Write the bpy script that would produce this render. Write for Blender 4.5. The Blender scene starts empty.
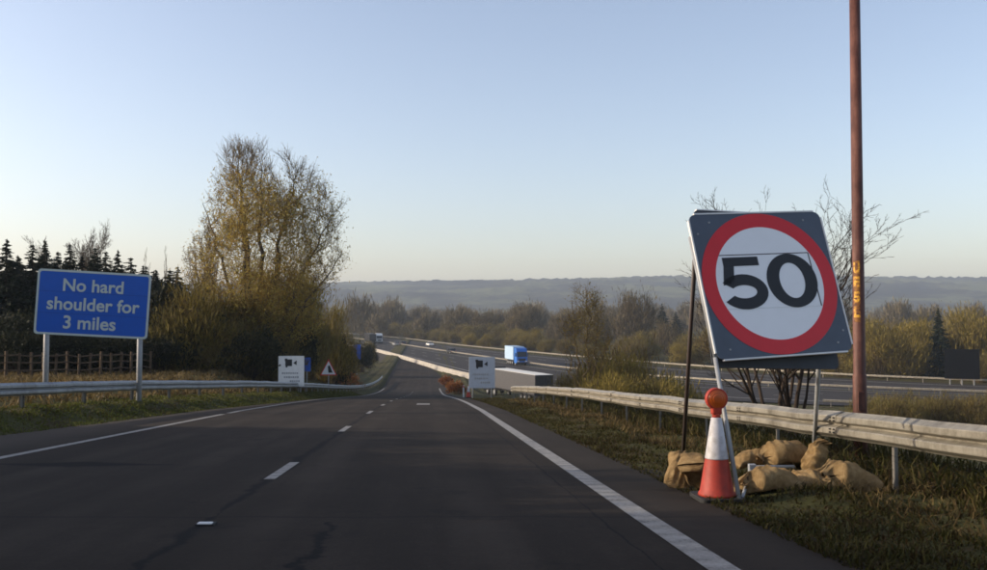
import bpy, bmesh, math, random
import numpy as np
from mathutils import Vector, Matrix, noise as mnoise

# ------------------------------------------------------------------ scene, camera, sky, sun
S = bpy.context.scene
C = S.collection
R = math.radians
FPX = 900.0                                     # focal length in photograph pixels (987 wide)
PITCH = math.atan(29.0 / FPX)
cam = bpy.data.cameras.new('camera'); cam.sensor_width = 36.0; cam.lens = FPX / 987.0 * 36.0
cam.clip_start = 0.05; cam.clip_end = 9000
camo = bpy.data.objects.new('camera', cam); C.objects.link(camo)
camo.location = (0, 0, 0); camo.rotation_euler = (R(90) + PITCH, 0, 0)
S.camera = camo

SUN_EL, SUN_AZ = 18.0, -90.0                    # azimuth from +Y towards +X
W = bpy.data.worlds.new('World'); S.world = W; W.use_nodes = True
wn = W.node_tree; wn.nodes.clear()
sky = wn.nodes.new('ShaderNodeTexSky'); sky.sky_type = 'NISHITA'; sky.sun_disc = False
sky.sun_elevation = R(SUN_EL); sky.sun_rotation = R(SUN_AZ)
sky.altitude = 0; sky.air_density = 1.0; sky.dust_density = 1.8; sky.ozone_density = 1.8
bg = wn.nodes.new('ShaderNodeBackground'); bg.inputs['Strength'].default_value = 0.15
wo = wn.nodes.new('ShaderNodeOutputWorld')
hs = wn.nodes.new('ShaderNodeHueSaturation'); hs.inputs['Saturation'].default_value = 0.88
tn = wn.nodes.new('ShaderNodeMix'); tn.data_type = 'RGBA'; tn.blend_type = 'MULTIPLY'; tn.inputs[0].default_value = 1.0
tn.inputs[7].default_value = (1.09, 0.985, 0.965, 1)
wn.links.new(sky.outputs[0], hs.inputs['Color']); wn.links.new(hs.outputs[0], tn.inputs[6]); wn.links.new(tn.outputs[2], bg.inputs[0]); wn.links.new(bg.outputs[0], wo.inputs[0])

sun = bpy.data.lights.new('sun', 'SUN'); sun.energy = 2.8; sun.angle = R(0.6); sun.color = (1.0, 0.87, 0.68)
suno = bpy.data.objects.new('sun', sun); C.objects.link(suno)
sd = Vector((math.sin(R(SUN_AZ)) * math.cos(R(SUN_EL)), math.cos(R(SUN_AZ)) * math.cos(R(SUN_EL)), math.sin(R(SUN_EL))))
suno.rotation_euler = (-sd).to_track_quat('-Z', 'Y').to_euler()
suno.location = sd * 60
S.view_settings.view_transform = 'Standard'; S.view_settings.look = 'None'
S.view_settings.exposure = 0.72; S.view_settings.gamma = 1.0; S.view_settings.use_curve_mapping = False
S.render.engine = 'CYCLES'
S.cycles.filter_width = 1.7
S.cycles.max_bounces = 6; S.cycles.volume_bounces = 0; S.cycles.use_denoising = True

rs = np.random.RandomState
random.seed(4)

# ------------------------------------------------------------------ geometry of the place
def at(x, y, Y):
    """the point at depth Y seen at photograph pixel x, y"""
    a = (x - 493.5) / FPX; u = (285.0 - y) / FPX
    c, s = math.cos(PITCH), math.sin(PITCH)
    k = Y / (c - s * u)
    return Vector((a * k, Y, (s + c * u) * k))
SH = 66.5 / FPX                                 # the slip road's drift to the left per metre
def shear(Y): return SH * Y
_Yt = np.arange(30, 200.5, 0.5)
_zt = -(np.interp(_Yt, [30, 40, 51, 65, 77, 95, 115, 126, 142], [410.0, 402.3, 398.9, 397.0, 396.1, 394.8, 391.8, 389.3, 385.0]) - 314) / 900 * _Yt
_zt = np.where(_Yt > 142, -11.2, _zt)
for _ in range(220): _zt[1:-1] = .25 * _zt[:-2] + .5 * _zt[1:-1] + .25 * _zt[2:]
def zr(Y):
    Y = np.asarray(Y, float)
    return np.where(Y < 30, -1.2 - 0.0667 * Y, np.interp(Y, _Yt, _zt))
ZV = -11.32
def aL(Y): return np.interp(Y, [0, 10, 17, 41, 90, 400], [-8.9, -8.8, -8.4, -6.75, -6.6, -6.6])
def barL(Y): return np.interp(Y, [0, 21, 28, 36, 46, 75, 120, 150], [-10.2, -9.9, -9.25, -8.6, -8.15, -7.9, -7.6, -7.4])
def zf(Y): return np.interp(Y, [-20, 0, 25, 45, 65, 100, 140, 200], [1.2, -0.3, -2.15, -3.25, -3.9, -6.8, -9.7, ZV])
def ground(l, Y):
    l = np.asarray(l, float); Y = np.asarray(Y, float)
    z = zr(np.maximum(Y, -40))
    lump = 0.05 * np.sin(l * 2.1 + Y * 0.7) * np.sin(Y * 1.3 - l) + 0.03 * np.sin(l * 5 + Y * 3.1)
    # right side: verge, then the cutting down to the motorway
    right = z + np.clip(l - 2.8, 0, 1) * lump * 1.1
    dr = np.clip(l - 6.6, 0, None)
    right = np.maximum(right - dr / 2.3 - 0.05 * np.minimum(dr, 1), ZV)
    # left side: bank up to the barrier, then the field
    a, b = aL(Y), barL(Y)
    t = np.clip((a - l) / np.maximum(a - b, .2), 0, 1); t = t * t * (3 - 2 * t)
    bank = z + 0.36 * t + lump * t * 0.9
    t2 = np.clip((b - 0.5 - l) / 4.5, 0, 1); t2 = t2 * t2 * (3 - 2 * t2)
    field = zf(Y) + 0.02 * np.clip(-20 - l, 0, 40) + lump
    left = np.maximum(bank * (1 - t2) + field * t2, ZV)
    out = np.where(l > -2, right, left)
    inroad = (l < 2.6) & (l > a)
    out = np.where(inroad, z - 0.03, out)
    out = np.where(Y > 150, np.maximum(out, ZV), out)
    return np.where((Y > 128) & (l > -7) & (l < 3), ZV, out)
def gxy(x, y): return float(ground(x + shear(y), y))
def lp(l, Y, h=0.0):
    return Vector((l - shear(Y), Y, float(ground(l, Y)) + h))

# ------------------------------------------------------------------ object helpers
def tag(o, label=None, cat=None, group=None, kind=None):
    if label: o['label'] = label
    if cat: o['category'] = cat
    if group: o['group'] = group
    if kind: o['kind'] = kind
    return o
def thing(name, label, cat, loc=(0, 0, 0), rot=(0, 0, 0), group=None):
    o = bpy.data.objects.new(name, None); C.objects.link(o)
    o.location = loc; o.rotation_euler = rot; o.empty_display_size = 0.2
    return tag(o, label, cat, group)
def link(name, me, mats=None, parent=None, loc=None):
    o = bpy.data.objects.new(name, me); C.objects.link(o)
    for m in (mats if isinstance(mats, (list, tuple)) else [mats]):
        if m: me.materials.append(m)
    if parent: o.parent = parent
    if loc is not None: o.location = loc
    return o
def copy_tree(o, parent=None):
    c = o.copy(); C.objects.link(c)
    if parent: c.parent = parent
    for ch in list(o.children): copy_tree(ch, c)
    return c
def np_mesh(name, V, F, smooth=False, matidx=None):
    V = np.asarray(V, np.float32).reshape(-1, 3); F = np.asarray(F, np.int32)
    me = bpy.data.meshes.new(name)
    me.vertices.add(len(V)); me.vertices.foreach_set('co', V.ravel())
    n, k = F.shape
    me.loops.add(n * k); me.loops.foreach_set('vertex_index', F.ravel())
    me.polygons.add(n); me.polygons.foreach_set('loop_start', np.arange(0, n * k, k, dtype=np.int32))
    me.polygons.foreach_set('loop_total', np.full(n, k, np.int32))
    if smooth: me.polygons.foreach_set('use_smooth', np.ones(n, bool))
    if matidx is not None: me.polygons.foreach_set('material_index', np.asarray(matidx, np.int32))
    me.update(calc_edges=True)
    return me
class MB:
    """collects shapes that belong to one mesh"""
    def __init__(s): s.bm = bmesh.new()
    def box(s, c, d, rot=None, bev=0.0, mi=0):
        b = bmesh.new(); bmesh.ops.create_cube(b, size=1.0)
        M = Matrix.Translation(Vector(c)) @ (rot.to_4x4() if rot else Matrix()) @ Matrix.Diagonal((d[0], d[1], d[2], 1))
        bmesh.ops.transform(b, matrix=M, verts=b.verts)
        if bev > 0: bmesh.ops.bevel(b, geom=list(b.edges), offset=bev, segments=2, affect='EDGES', profile=0.5)
        return s._add(b, mi)
    def _add(s, b, mi=0, smooth=False):
        vm = {}
        for v in b.verts: vm[v] = s.bm.verts.new(v.co)
        for f in b.faces:
            try:
                g = s.bm.faces.new([vm[v] for v in f.verts]); g.material_index = mi; g.smooth = smooth
            except ValueError: pass
        b.free(); return s
    def tube(s, pts, rad, n=10, mi=0, cap=True, smooth=True):
        pts = [Vector(p) for p in pts]
        rads = rad if isinstance(rad, (list, tuple)) else [rad] * len(pts)
        rings = []
        for i, p in enumerate(pts):
            d = (pts[min(i + 1, len(pts) - 1)] - pts[max(i - 1, 0)]).normalized()
            a = d.orthogonal().normalized() if i == 0 else (prev - d * prev.dot(d)).normalized()
            prev = a; b2 = d.cross(a)
            rings.append([s.bm.verts.new(p + (a * math.cos(2 * math.pi * k / n) + b2 * math.sin(2 * math.pi * k / n)) * rads[i]) for k in range(n)])
        for r0, r1 in zip(rings, rings[1:]):
            for k in range(n):
                f = s.bm.faces.new((r0[k], r0[(k + 1) % n], r1[(k + 1) % n], r1[k])); f.smooth = smooth; f.material_index = mi
        if cap:
            f = s.bm.faces.new(rings[0][::-1]); f.material_index = mi
            f = s.bm.faces.new(rings[-1]); f.material_index = mi
        return s
    def prism(s, poly, axis, a, b, mi=0, bev=0.0, M=None):
        """2-D polygon extruded along axis 'x','y' or 'z' from a to b"""
        def P(u, v, t):
            return {'x': (t, u, v), 'y': (u, t, v), 'z': (u, v, t)}[axis]
        bb = bmesh.new()
        lo = [bb.verts.new(P(u, v, a)) for u, v in poly]; hi = [bb.verts.new(P(u, v, b)) for u, v in poly]
        n = len(poly)
        bb.faces.new(lo[::-1]); bb.faces.new(hi)
        for i in range(n): bb.faces.new((lo[i], lo[(i + 1) % n], hi[(i + 1) % n], hi[i]))
        bmesh.ops.recalc_face_normals(bb, faces=bb.faces)
        if bev > 0: bmesh.ops.bevel(bb, geom=list(bb.edges), offset=bev, segments=2, affect='EDGES', profile=0.5)
        if M: bmesh.ops.transform(bb, matrix=M, verts=bb.verts)
        return s._add(bb, mi)
    def build(s, name, mats, parent=None, loc=None):
        bmesh.ops.recalc_face_normals(s.bm, faces=s.bm.faces)
        me = bpy.data.meshes.new(name); s.bm.to_mesh(me); s.bm.free()
        return link(name, me, mats, parent, loc)

# ------------------------------------------------------------------ materials
class NT:
    def __init__(s, name, rough=0.8, metal=0.0, spec=0.5):
        s.m = bpy.data.materials.new(name); s.m.use_nodes = True
        s.t = s.m.node_tree; s.b = s.t.nodes['Principled BSDF']
        s.b.inputs['Roughness'].default_value = rough; s.b.inputs['Metallic'].default_value = metal
        s.b.inputs['Specular IOR Level'].default_value = spec
        s.obj = s.n('ShaderNodeTexCoord').outputs['Object']
    def n(s, t, **k):
        o = s.t.nodes.new(t)
        for a, v in k.items(): setattr(o, a, v)
        return o
    def put(s, sock, v):
        if hasattr(v, 'links'): s.t.links.new(v, sock)
        elif v is not None: sock.default_value = v
    def noise(s, scale, detail=4, rough=0.55, vec=None, dist=0.0):
        o = s.n('ShaderNodeTexNoise'); s.put(o.inputs['Vector'], vec or s.obj)
        o.inputs['Scale'].default_value = scale; o.inputs['Detail'].default_value = detail
        o.inputs['Roughness'].default_value = rough; o.inputs['Distortion'].default_value = dist
        return o.outputs['Fac']
    def math(s, op, a, b=None, c=None, clamp=False):
        o = s.n('ShaderNodeMath', operation=op, use_clamp=clamp)
        s.put(o.inputs[0], a); s.put(o.inputs[1], b); s.put(o.inputs[2], c); return o.outputs[0]
    def ramp(s, fac, stops, inter='LINEAR'):
        o = s.n('ShaderNodeValToRGB'); s.put(o.inputs[0], fac); e = o.color_ramp.elements
        o.color_ramp.interpolation = inter
        while len(e) < len(stops): e.new(0.5)
        for el, (p, c) in zip(e, stops):
            el.position = p; el.color = (c[0], c[1], c[2], 1) if isinstance(c, (tuple, list)) else (c, c, c, 1)
        return o.outputs[0]
    def mix(s, fac, a, b, mode='MIX'):
        o = s.n('ShaderNodeMix', data_type='RGBA', blend_type=mode)
        s.put(o.inputs[0], fac)
        for i, v in ((6, a), (7, b)):
            if isinstance(v, tuple): v = (v[0], v[1], v[2], 1)
            s.put(o.inputs[i], v)
        return o.outputs[2]
    def col(s, v):
        if isinstance(v, tuple): v = (v[0], v[1], v[2], 1)
        s.put(s.b.inputs['Base Color'], v); return s
    def bump(s, h, strength=0.5, dist=0.01):
        o = s.n('ShaderNodeBump'); o.inputs['Strength'].default_value = strength; o.inputs['Distance'].default_value = dist
        s.put(o.inputs['Height'], h); s.t.links.new(o.outputs[0], s.b.inputs['Normal']); return s
    def island(s): return s.n('ShaderNodeNewGeometry').outputs['Random Per Island']
    def pos(s):
        o = s.n('ShaderNodeSeparateXYZ'); s.t.links.new(s.n('ShaderNodeNewGeometry').outputs['Position'], o.inputs[0]); return o.outputs
    def rnd(s): return s.n('ShaderNodeObjectInfo').outputs['Random']

def paint(name, c, rough=0.5, dirt=0.25, metal=0.0, scale=6.0, spec=0.5):
    m = NT(name, rough, metal, spec)
    f = m.noise(scale, 6, 0.65); g = m.noise(scale * 9, 3)
    d = (c[0] * 0.55 + 0.012, c[1] * 0.52 + 0.010, c[2] * 0.48 + 0.008)
    k = m.math('MULTIPLY', m.math('MULTIPLY_ADD', g, 0.5, m.ramp(f, [(0.42, 0), (0.75, 1)])), dirt * 1.6, clamp=True)
    m.col(m.mix(k, c, d)); m.put(m.b.inputs['Roughness'], m.math('MULTIPLY_ADD', f, 0.25, rough - 0.12)); return m.m
def leafmat(name, stops, transl=0.25, rough=0.75):
    m = NT(name, rough, spec=0.2)
    k = m.math('MULTIPLY_ADD', m.noise(0.6, 3), 0.7, m.math('MULTIPLY', m.island(), 0.55))
    k = m.math('MULTIPLY_ADD', m.rnd(), 0.25, m.math('SUBTRACT', k, 0.22))
    c = m.ramp(k, stops); m.col(c)
    t = m.n('ShaderNodeBsdfTranslucent'); m.put(t.inputs[0], c)
    x = m.n('ShaderNodeMixShader'); x.inputs[0].default_value = transl
    m.t.links.new(m.b.outputs[0], x.inputs[1]); m.t.links.new(t.outputs[0], x.inputs[2])
    m.t.links.new(x.outputs[0], m.t.nodes['Material Output'].inputs[0])
    return m.m

def asphalt_mat(name, slip):
    m = NT(name, 0.92, spec=0.12)
    p = m.pos()
    l = m.math('MULTIPLY_ADD', p[1], SH, p[0])
    cv = m.n('ShaderNodeCombineXYZ'); m.put(cv.inputs[0], l); m.put(cv.inputs[1], m.math('MULTIPLY', p[1], 0.08))
    streak = m.noise(1.7, 4, 0.6, cv.outputs[0])
    big = m.noise(0.35, 5, 0.6); fine = m.noise(42, 3, 0.75); mid = m.noise(7, 5, 0.65)
    k = m.math('ADD', m.math('MULTIPLY', streak, 0.5), m.math('ADD', m.math('MULTIPLY', big, 0.35), m.math('MULTIPLY', mid, 0.2)))
    c = m.ramp(k, [(0.30, (0.0135, 0.0095, 0.0066)), (0.52, (0.0255, 0.0186, 0.0135)), (0.70, (0.043, 0.0325, 0.0245))] if slip else [(0.32, (0.032, 0.028, 0.026)), (0.55, (0.045, 0.040, 0.038)), (0.74, (0.06, 0.054, 0.05))])
    c = m.mix(m.ramp(fine, [(0.35, 0.55), (0.5, 0.0)]), c, (0.016, 0.014, 0.013))
    c = m.mix(m.ramp(fine, [(0.62, 0.0), (0.78, 0.7)]), c, (0.075, 0.068, 0.060))
    if slip:
        tr = m.math('MULTIPLY', m.math('ADD', l, 0.0), 3.6)
        wt = m.math('MULTIPLY', m.ramp(m.math('SINE', tr), [(0.5, 0.0), (1.0, 1.0)]), m.ramp(m.noise(0.5, 4), [(0.35, 0.2), (0.65, 1.0)]))
        c = m.mix(m.math('MULTIPLY', wt, 0.42), c, (0.054, 0.042, 0.032))
        blot = m.ramp(m.noise(1.1, 5, 0.7), [(0.60, 0.0), (0.68, 0.55)])
        c = m.mix(blot, c, (0.010, 0.009, 0.008))
        jt = m.math('ABSOLUTE', m.math('SUBTRACT', m.math('FRACT', m.math('MULTIPLY_ADD', p[1], 1 / 15.5, m.math('MULTIPLY', m.noise(1.0, 3), 0.012))), 0.5))
        c = m.mix(m.ramp(jt, [(0.0012, 0.6), (0.003, 0.0)]), c, (0.008, 0.007, 0.007))
        wob = m.math('MULTIPLY_ADD', m.noise(2.2, 5, 0.7), 0.34, -0.17)
        wid = m.ramp(m.noise(0.55, 3, 0.6), [(0.33, 0.004), (0.62, 0.07)])
        def crack(l0, y0, y1, wmul, amp):
            d = m.math('ABSOLUTE', m.math('ADD', m.math('SUBTRACT', l, l0), m.math('MULTIPLY', wob, amp)))
            inside = m.math('MULTIPLY', m.math('GREATER_THAN', p[1], y0), m.math('LESS_THAN', p[1], y1))
            w2 = m.math('MULTIPLY_ADD', wid, wmul, 0.006)
            return m.math('MULTIPLY', m.math('SUBTRACT', 1.0, m.math('DIVIDE', d, w2), clamp=True), inside)
        k1 = crack(-1.80, 2, 60, 1.5, 0.8); k2 = crack(-0.78, 4.6, 7.4, 0.9, 1.6)
        k3 = crack(1.45, 3, 60, 0.25, 0.3)
        c = m.mix(m.math('MULTIPLY', m.math('MAXIMUM', k1, m.math('MAXIMUM', k2, k3)), 1.4, clamp=True), c, (0.007, 0.006, 0.006))
        # the slip road's left margin and right margin carry dust and grit
        e = m.math('ADD', l, m.math('MULTIPLY', m.noise(1.4, 5, 0.7), 0.8))
        c = m.mix(m.ramp(m.math('MULTIPLY_ADD', e, -0.25, -1.48), [(0.0, 0.0), (0.35, 0.8)]), c, (0.075, 0.060, 0.047))
        c = m.mix(m.ramp(m.math('SUBTRACT', e, 2.2), [(0.15, 0.0), (0.8, 0.55)]), c, (0.034, 0.027, 0.020))
        # a darker streak across the left lane
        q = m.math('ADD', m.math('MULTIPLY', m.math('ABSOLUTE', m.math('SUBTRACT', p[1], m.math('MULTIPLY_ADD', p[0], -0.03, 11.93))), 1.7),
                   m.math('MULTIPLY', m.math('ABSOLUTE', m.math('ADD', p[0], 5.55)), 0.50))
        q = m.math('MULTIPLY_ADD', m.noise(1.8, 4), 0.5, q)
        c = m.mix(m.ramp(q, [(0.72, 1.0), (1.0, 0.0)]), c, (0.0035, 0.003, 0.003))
    m.col(c); m.bump(m.math('MULTIPLY_ADD', mid, 0.3, fine), 0.5, 0.006)
    return m.m

def marking_mat():
    m = NT('road_paint', 0.7)
    p = m.pos()
    rib = m.math('SINE', m.math('MULTIPLY', p[1], 21.0))
    f = m.noise(5, 6, 0.7); g = m.noise(40, 3, 0.7)
    k = m.math('ADD', m.math('MULTIPLY', f, 0.8), m.math('MULTIPLY_ADD', g, 0.5, m.math('MULTIPLY', rib, 0.07)))
    c = m.ramp(k, [(0.40, (0.05, 0.045, 0.04)), (0.55, (0.19, 0.175, 0.155)), (0.85, (0.33, 0.31, 0.28))])
    m.col(c); m.bump(m.math('MULTIPLY_ADD', rib, 0.6, g), 0.6, 0.01); return m.m

def ground_mat():
    m = NT('turf_and_soil', 0.95, spec=0.1)
    a = m.noise(0.35, 6, 0.65); b = m.noise(3.2, 5, 0.7); c0 = m.noise(28, 4, 0.7)
    k = m.math('ADD', m.math('MULTIPLY', a, 0.45), m.math('ADD', m.math('MULTIPLY', b, 0.4), m.math('MULTIPLY', c0, 0.2)))
    c = m.ramp(k, [(0.34, (0.030, 0.022, 0.013)), (0.48, (0.060, 0.046, 0.022)), (0.56, (0.062, 0.062, 0.020)), (0.68, (0.12, 0.095, 0.045))])
    m.col(c); m.bump(m.math('ADD', b, c0), 0.8, 0.05); return m.m

def steel_mat(name, base, dark, rust=0.5, rough=0.45):
    m = NT(name, rough, 0.35, 0.5)
    f = m.noise(2.2, 6, 0.7); g = m.noise(22, 4, 0.7)
    st = m.n('ShaderNodeMapping'); m.put(st.inputs[0], m.obj); st.inputs['Scale'].default_value = (1.5, 1.5, 0.25)
    h = m.noise(6, 5, 0.7, st.outputs[0])
    k = m.math('ADD', m.math('MULTIPLY', f, 0.5), m.math('ADD', m.math('MULTIPLY', g, 0.2), m.math('MULTIPLY', h, 0.35)))
    c = m.ramp(k, [(0.38, dark), (0.56, base), (0.8, (base[0] * 1.15, base[1] * 1.15, base[2] * 1.12))])
    c = m.mix(m.ramp(g, [(0.64, 0.0), (0.72, rust)]), c, (0.13, 0.055, 0.022))
    m.col(c); m.put(m.b.inputs['Roughness'], m.math('MULTIPLY_ADD', f, 0.3, rough - 0.1)); return m.m

def bark_mat(name, c1, c2, scale=14):
    m = NT(name, 0.9, spec=0.15)
    mp = m.n('ShaderNodeMapping'); m.put(mp.inputs[0], m.obj); mp.inputs['Scale'].default_value = (1, 1, 0.3)
    f = m.noise(scale, 5, 0.7, mp.outputs[0]); m.col(m.ramp(f, [(0.35, c1), (0.65, c2)])); m.bump(f, 0.6, 0.01); return m.m

def hessian_mat():
    m = NT('hessian', 0.95, spec=0.1)
    f = m.noise(5, 5, 0.7); g = m.noise(180, 2, 0.6); h = m.noise(18, 4, 0.7)
    w = m.math('ADD', m.math('MULTIPLY', f, 0.6), m.math('ADD', m.math('MULTIPLY', g, 0.2), m.math('MULTIPLY', h, 0.3)))
    m.col(m.ramp(w, [(0.34, (0.12, 0.072, 0.032)), (0.54, (0.25, 0.162, 0.074)), (0.72, (0.40, 0.28, 0.14))]))
    wv = m.n('ShaderNodeTexWave'); wv.inputs['Scale'].default_value = 34; wv.inputs['Distortion'].default_value = 1.5; m.put(wv.inputs['Vector'], m.obj)
    m.bump(m.math('ADD', m.math('MULTIPLY', wv.outputs['Fac'], 0.6), m.math('ADD', g, h)), 0.7, 0.006); return m.m

def rusty_mat():
    m = NT('rust_red_paint', 0.65, 0.0, 0.4)
    mp = m.n('ShaderNodeMapping'); m.put(mp.inputs[0], m.obj); mp.inputs['Scale'].default_value = (1, 1, 0.12)
    f = m.noise(9, 6, 0.7, mp.outputs[0]); g = m.noise(2.0, 5, 0.7)
    k = m.math('MULTIPLY_ADD', g, 0.5, m.math('MULTIPLY', f, 0.6))
    m.col(m.ramp(k, [(0.38, (0.024, 0.011, 0.008)), (0.52, (0.080, 0.027, 0.018)), (0.70, (0.17, 0.072, 0.050))])); m.bump(f, 0.4, 0.004); return m.m

def worn_yellow():
    m = NT('worn_yellow_paint', 0.6)
    f = m.noise(38, 5, 0.75); m.col(m.ramp(f, [(0.36, (0.07, 0.024, 0.014)), (0.47, (0.46, 0.19, 0.02)), (0.60, (0.78, 0.44, 0.03))])); return m.m

def stain_mat():
    m = NT('faded_orange_paint', 0.7)
    f = m.noise(26, 5, 0.75); m.col(m.ramp(f, [(0.40, (0.06, 0.020, 0.012)), (0.52, (0.20, 0.075, 0.014)), (0.66, (0.36, 0.16, 0.02))])); return m.m
M = {
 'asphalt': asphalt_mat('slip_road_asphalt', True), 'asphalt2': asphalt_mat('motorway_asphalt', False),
 'mark': marking_mat(), 'turf': ground_mat(),
 'steel': steel_mat('galvanised_steel', (0.31, 0.28, 0.225), (0.13, 0.11, 0.08), 0.45),
 'steel2': steel_mat('dull_galvanised_steel', (0.34, 0.35, 0.36), (0.19, 0.19, 0.19), 0.3),
 'post': steel_mat('post_steel', (0.22, 0.205, 0.18), (0.10, 0.085, 0.07), 0.4),
 'bolt': paint('bolt_steel', (0.05, 0.045, 0.04), 0.5, 0.3),
 'grey': paint('grey_paint', (0.33, 0.34, 0.35), 0.5, 0.3),
 'darkframe': paint('dark_frame_steel', (0.07, 0.05, 0.045), 0.55, 0.4),
 'white': paint('white_paint', (0.74, 0.74, 0.72), 0.5, 0.18),
 'white_sheet': paint('white_reflective_sheet', (0.85, 0.86, 0.87), 0.4, 0.06, scale=3),
 'red_sheet': paint('red_reflective_sheet', (0.66, 0.010, 0.016), 0.4, 0.12, scale=4),
 'black': paint('black_vinyl', (0.008, 0.008, 0.010), 0.5, 0.1),
 'slate': paint('slate_sign_grey', (0.075, 0.095, 0.130), 0.5, 0.25, scale=4),
 'backing': paint('shaded_sign_backing', (0.035, 0.042, 0.055), 0.6, 0.4),  # slate darkened in colour to stand for shade behind the front board
 'blue_sheet': paint('blue_reflective_sheet', (0.004, 0.090, 0.48), 0.45, 0.1, scale=3),
 'sign_black': paint('matt_black_sign_back', (0.006, 0.007, 0.009), 0.95, 0.2, spec=0.05),
 'board_shaded': paint('grey_white_board', (0.40, 0.44, 0.50), 0.5, 0.2),  # white board toned blue-grey, its shade put into the colour
 'concrete': paint('pale_concrete', (0.40, 0.375, 0.33), 0.9, 0.5, scale=1.2),
 'blue_joint': paint('blue_panel_joint', (0.004, 0.030, 0.20), 0.5, 0.2),
 'letter': paint('white_lettering', (0.46, 0.54, 0.53), 0.45, 0.1),
 'orange': paint('orange_red_plastic', (0.44, 0.032, 0.010), 0.6, 0.55, scale=11),
 'amber': paint('amber_lens', (0.50, 0.085, 0.008), 0.3, 0.2, scale=12),
 'cone_white': paint('cone_reflective_sleeve', (0.58, 0.56, 0.57), 0.5, 0.55, scale=12),
 'rubber': paint('black_rubber', (0.018, 0.017, 0.016), 0.8, 0.4),
 'hessian': hessian_mat(), 'rust': rusty_mat(),
 'stain': stain_mat(), 'yellow': worn_yellow(),
 'timber': bark_mat('weathered_timber', (0.045, 0.032, 0.022), (0.12, 0.085, 0.055)),
 'bark': bark_mat('grey_bark', (0.045, 0.036, 0.028), (0.13, 0.105, 0.08)),
 'bark_pale': bark_mat('ochre_bark', (0.075, 0.052, 0.026), (0.19, 0.135, 0.062)),
 'bark_dark': bark_mat('dark_bark', (0.022, 0.016, 0.012), (0.060, 0.043, 0.032)),
 'needle': leafmat('dark_needles', [(0.2, (0.006, 0.010, 0.006)), (0.6, (0.014, 0.022, 0.011)), (0.9, (0.028, 0.036, 0.018))], 0.08),
 'evergreen': leafmat('dark_leaves', [(0.2, (0.010, 0.013, 0.006)), (0.6, (0.026, 0.028, 0.011)), (0.9, (0.05, 0.045, 0.018))], 0.15),
 'catkin': leafmat('olive_and_orange_buds', [(0.15, (0.19, 0.090, 0.020)), (0.45, (0.32, 0.205, 0.045)), (0.7, (0.32, 0.255, 0.050)), (0.95, (0.43, 0.36, 0.14))], 0.5),
 'bud_pale': leafmat('pale_buds', [(0.2, (0.10, 0.075, 0.030)), (0.6, (0.17, 0.135, 0.06)), (0.95, (0.26, 0.22, 0.12))], 0.3),
 'brush': leafmat('brown_twigs', [(0.15, (0.065, 0.042, 0.015)), (0.5, (0.135, 0.098, 0.030)), (0.75, (0.155, 0.132, 0.034)), (0.95, (0.22, 0.17, 0.055))], 0.2),
 'brush_green': leafmat('olive_twigs', [(0.15, (0.085, 0.055, 0.014)), (0.5, (0.165, 0.125, 0.026)), (0.95, (0.25, 0.19, 0.045))], 0.25),
 'grey_twig': leafmat('grey_brown_twigs', [(0.15, (0.055, 0.041, 0.022)), (0.5, (0.112, 0.087, 0.046)), (0.95, (0.175, 0.14, 0.075))], 0.15),
 'rust_leaf': leafmat('rust_brown_leaves', [(0.2, (0.13, 0.045, 0.014)), (0.6, (0.25, 0.095, 0.028)), (0.95, (0.32, 0.15, 0.05))], 0.3),
 'grass': leafmat('grass_blades', [(0.12, (0.022, 0.012, 0.005)), (0.38, (0.038, 0.024, 0.008)), (0.58, (0.036, 0.034, 0.007)), (0.8, (0.054, 0.050, 0.010)), (0.97, (0.12, 0.085, 0.034))], 0.3),
 'sunlit_bank_grass': leafmat('green_grass_sunlit', [(0.12, (0.05, 0.034, 0.012)), (0.38, (0.085, 0.070, 0.018)), (0.58, (0.085, 0.095, 0.018)), (0.8, (0.12, 0.13, 0.026)), (0.97, (0.21, 0.17, 0.07))], 0.3),  # greener verge grass, brightened in colour to stand in for sunlight
 'straw': leafmat('dry_grass_blades', [(0.12, (0.050, 0.030, 0.012)), (0.5, (0.10, 0.068, 0.026)), (0.95, (0.20, 0.145, 0.06))], 0.3),
 'lorry_blue': paint('blue_lorry_paint', (0.020, 0.14, 0.50), 0.35, 0.15),
 'curtain': paint('pale_blue_curtain', (0.36, 0.50, 0.66), 0.6, 0.2),
 'trailer': paint('grey_trailer_side', (0.050, 0.049, 0.054), 0.6, 0.3),
 'roof': paint('pale_trailer_roof', (0.70, 0.68, 0.62), 0.6, 0.2),
 'darkpaint': paint('dark_car_paint', (0.018, 0.018, 0.022), 0.3, 0.15),
 'silver': paint('silver_car_paint', (0.38, 0.39, 0.40), 0.3, 0.15, 0.3),
 'glass': paint('dark_glass', (0.012, 0.014, 0.017), 0.08, 0.05),
 'lens': paint('headlight_lens', (0.72, 0.72, 0.70), 0.2, 0.1),
}

# ------------------------------------------------------------------ ground, hills, roads
def grid_mesh(name, ls, Ys, fn, shearf=True):
    Lg, Yg = np.meshgrid(ls, Ys)
    Z = fn(Lg, Yg)
    X = Lg - (shear(Yg) if shearf else 0)
    V = np.stack([X, Yg, Z], -1).reshape(-1, 3)
    n, m = len(Ys), len(ls)
    i = (np.arange(n - 1)[:, None] * m + np.arange(m - 1)[None]).ravel()
    return np_mesh(name, V, np.stack([i, i + 1, i + m + 1, i + m], 1), True)
ls = np.concatenate([-np.geomspace(24, 3000, 40)[::-1], np.arange(-23, -11, 1.0), np.arange(-11, 9.01, 0.2), np.arange(9.8, 40, 1.0), np.geomspace(41, 3400, 40)])
Ys = np.concatenate([np.array([-250, -150, -100, -60, -30, -15, -6]), np.arange(-4, 30, 0.35), np.arange(30, 80, 0.9), np.arange(80, 220, 2.0), np.geomspace(222, 3380, 50)])
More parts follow.
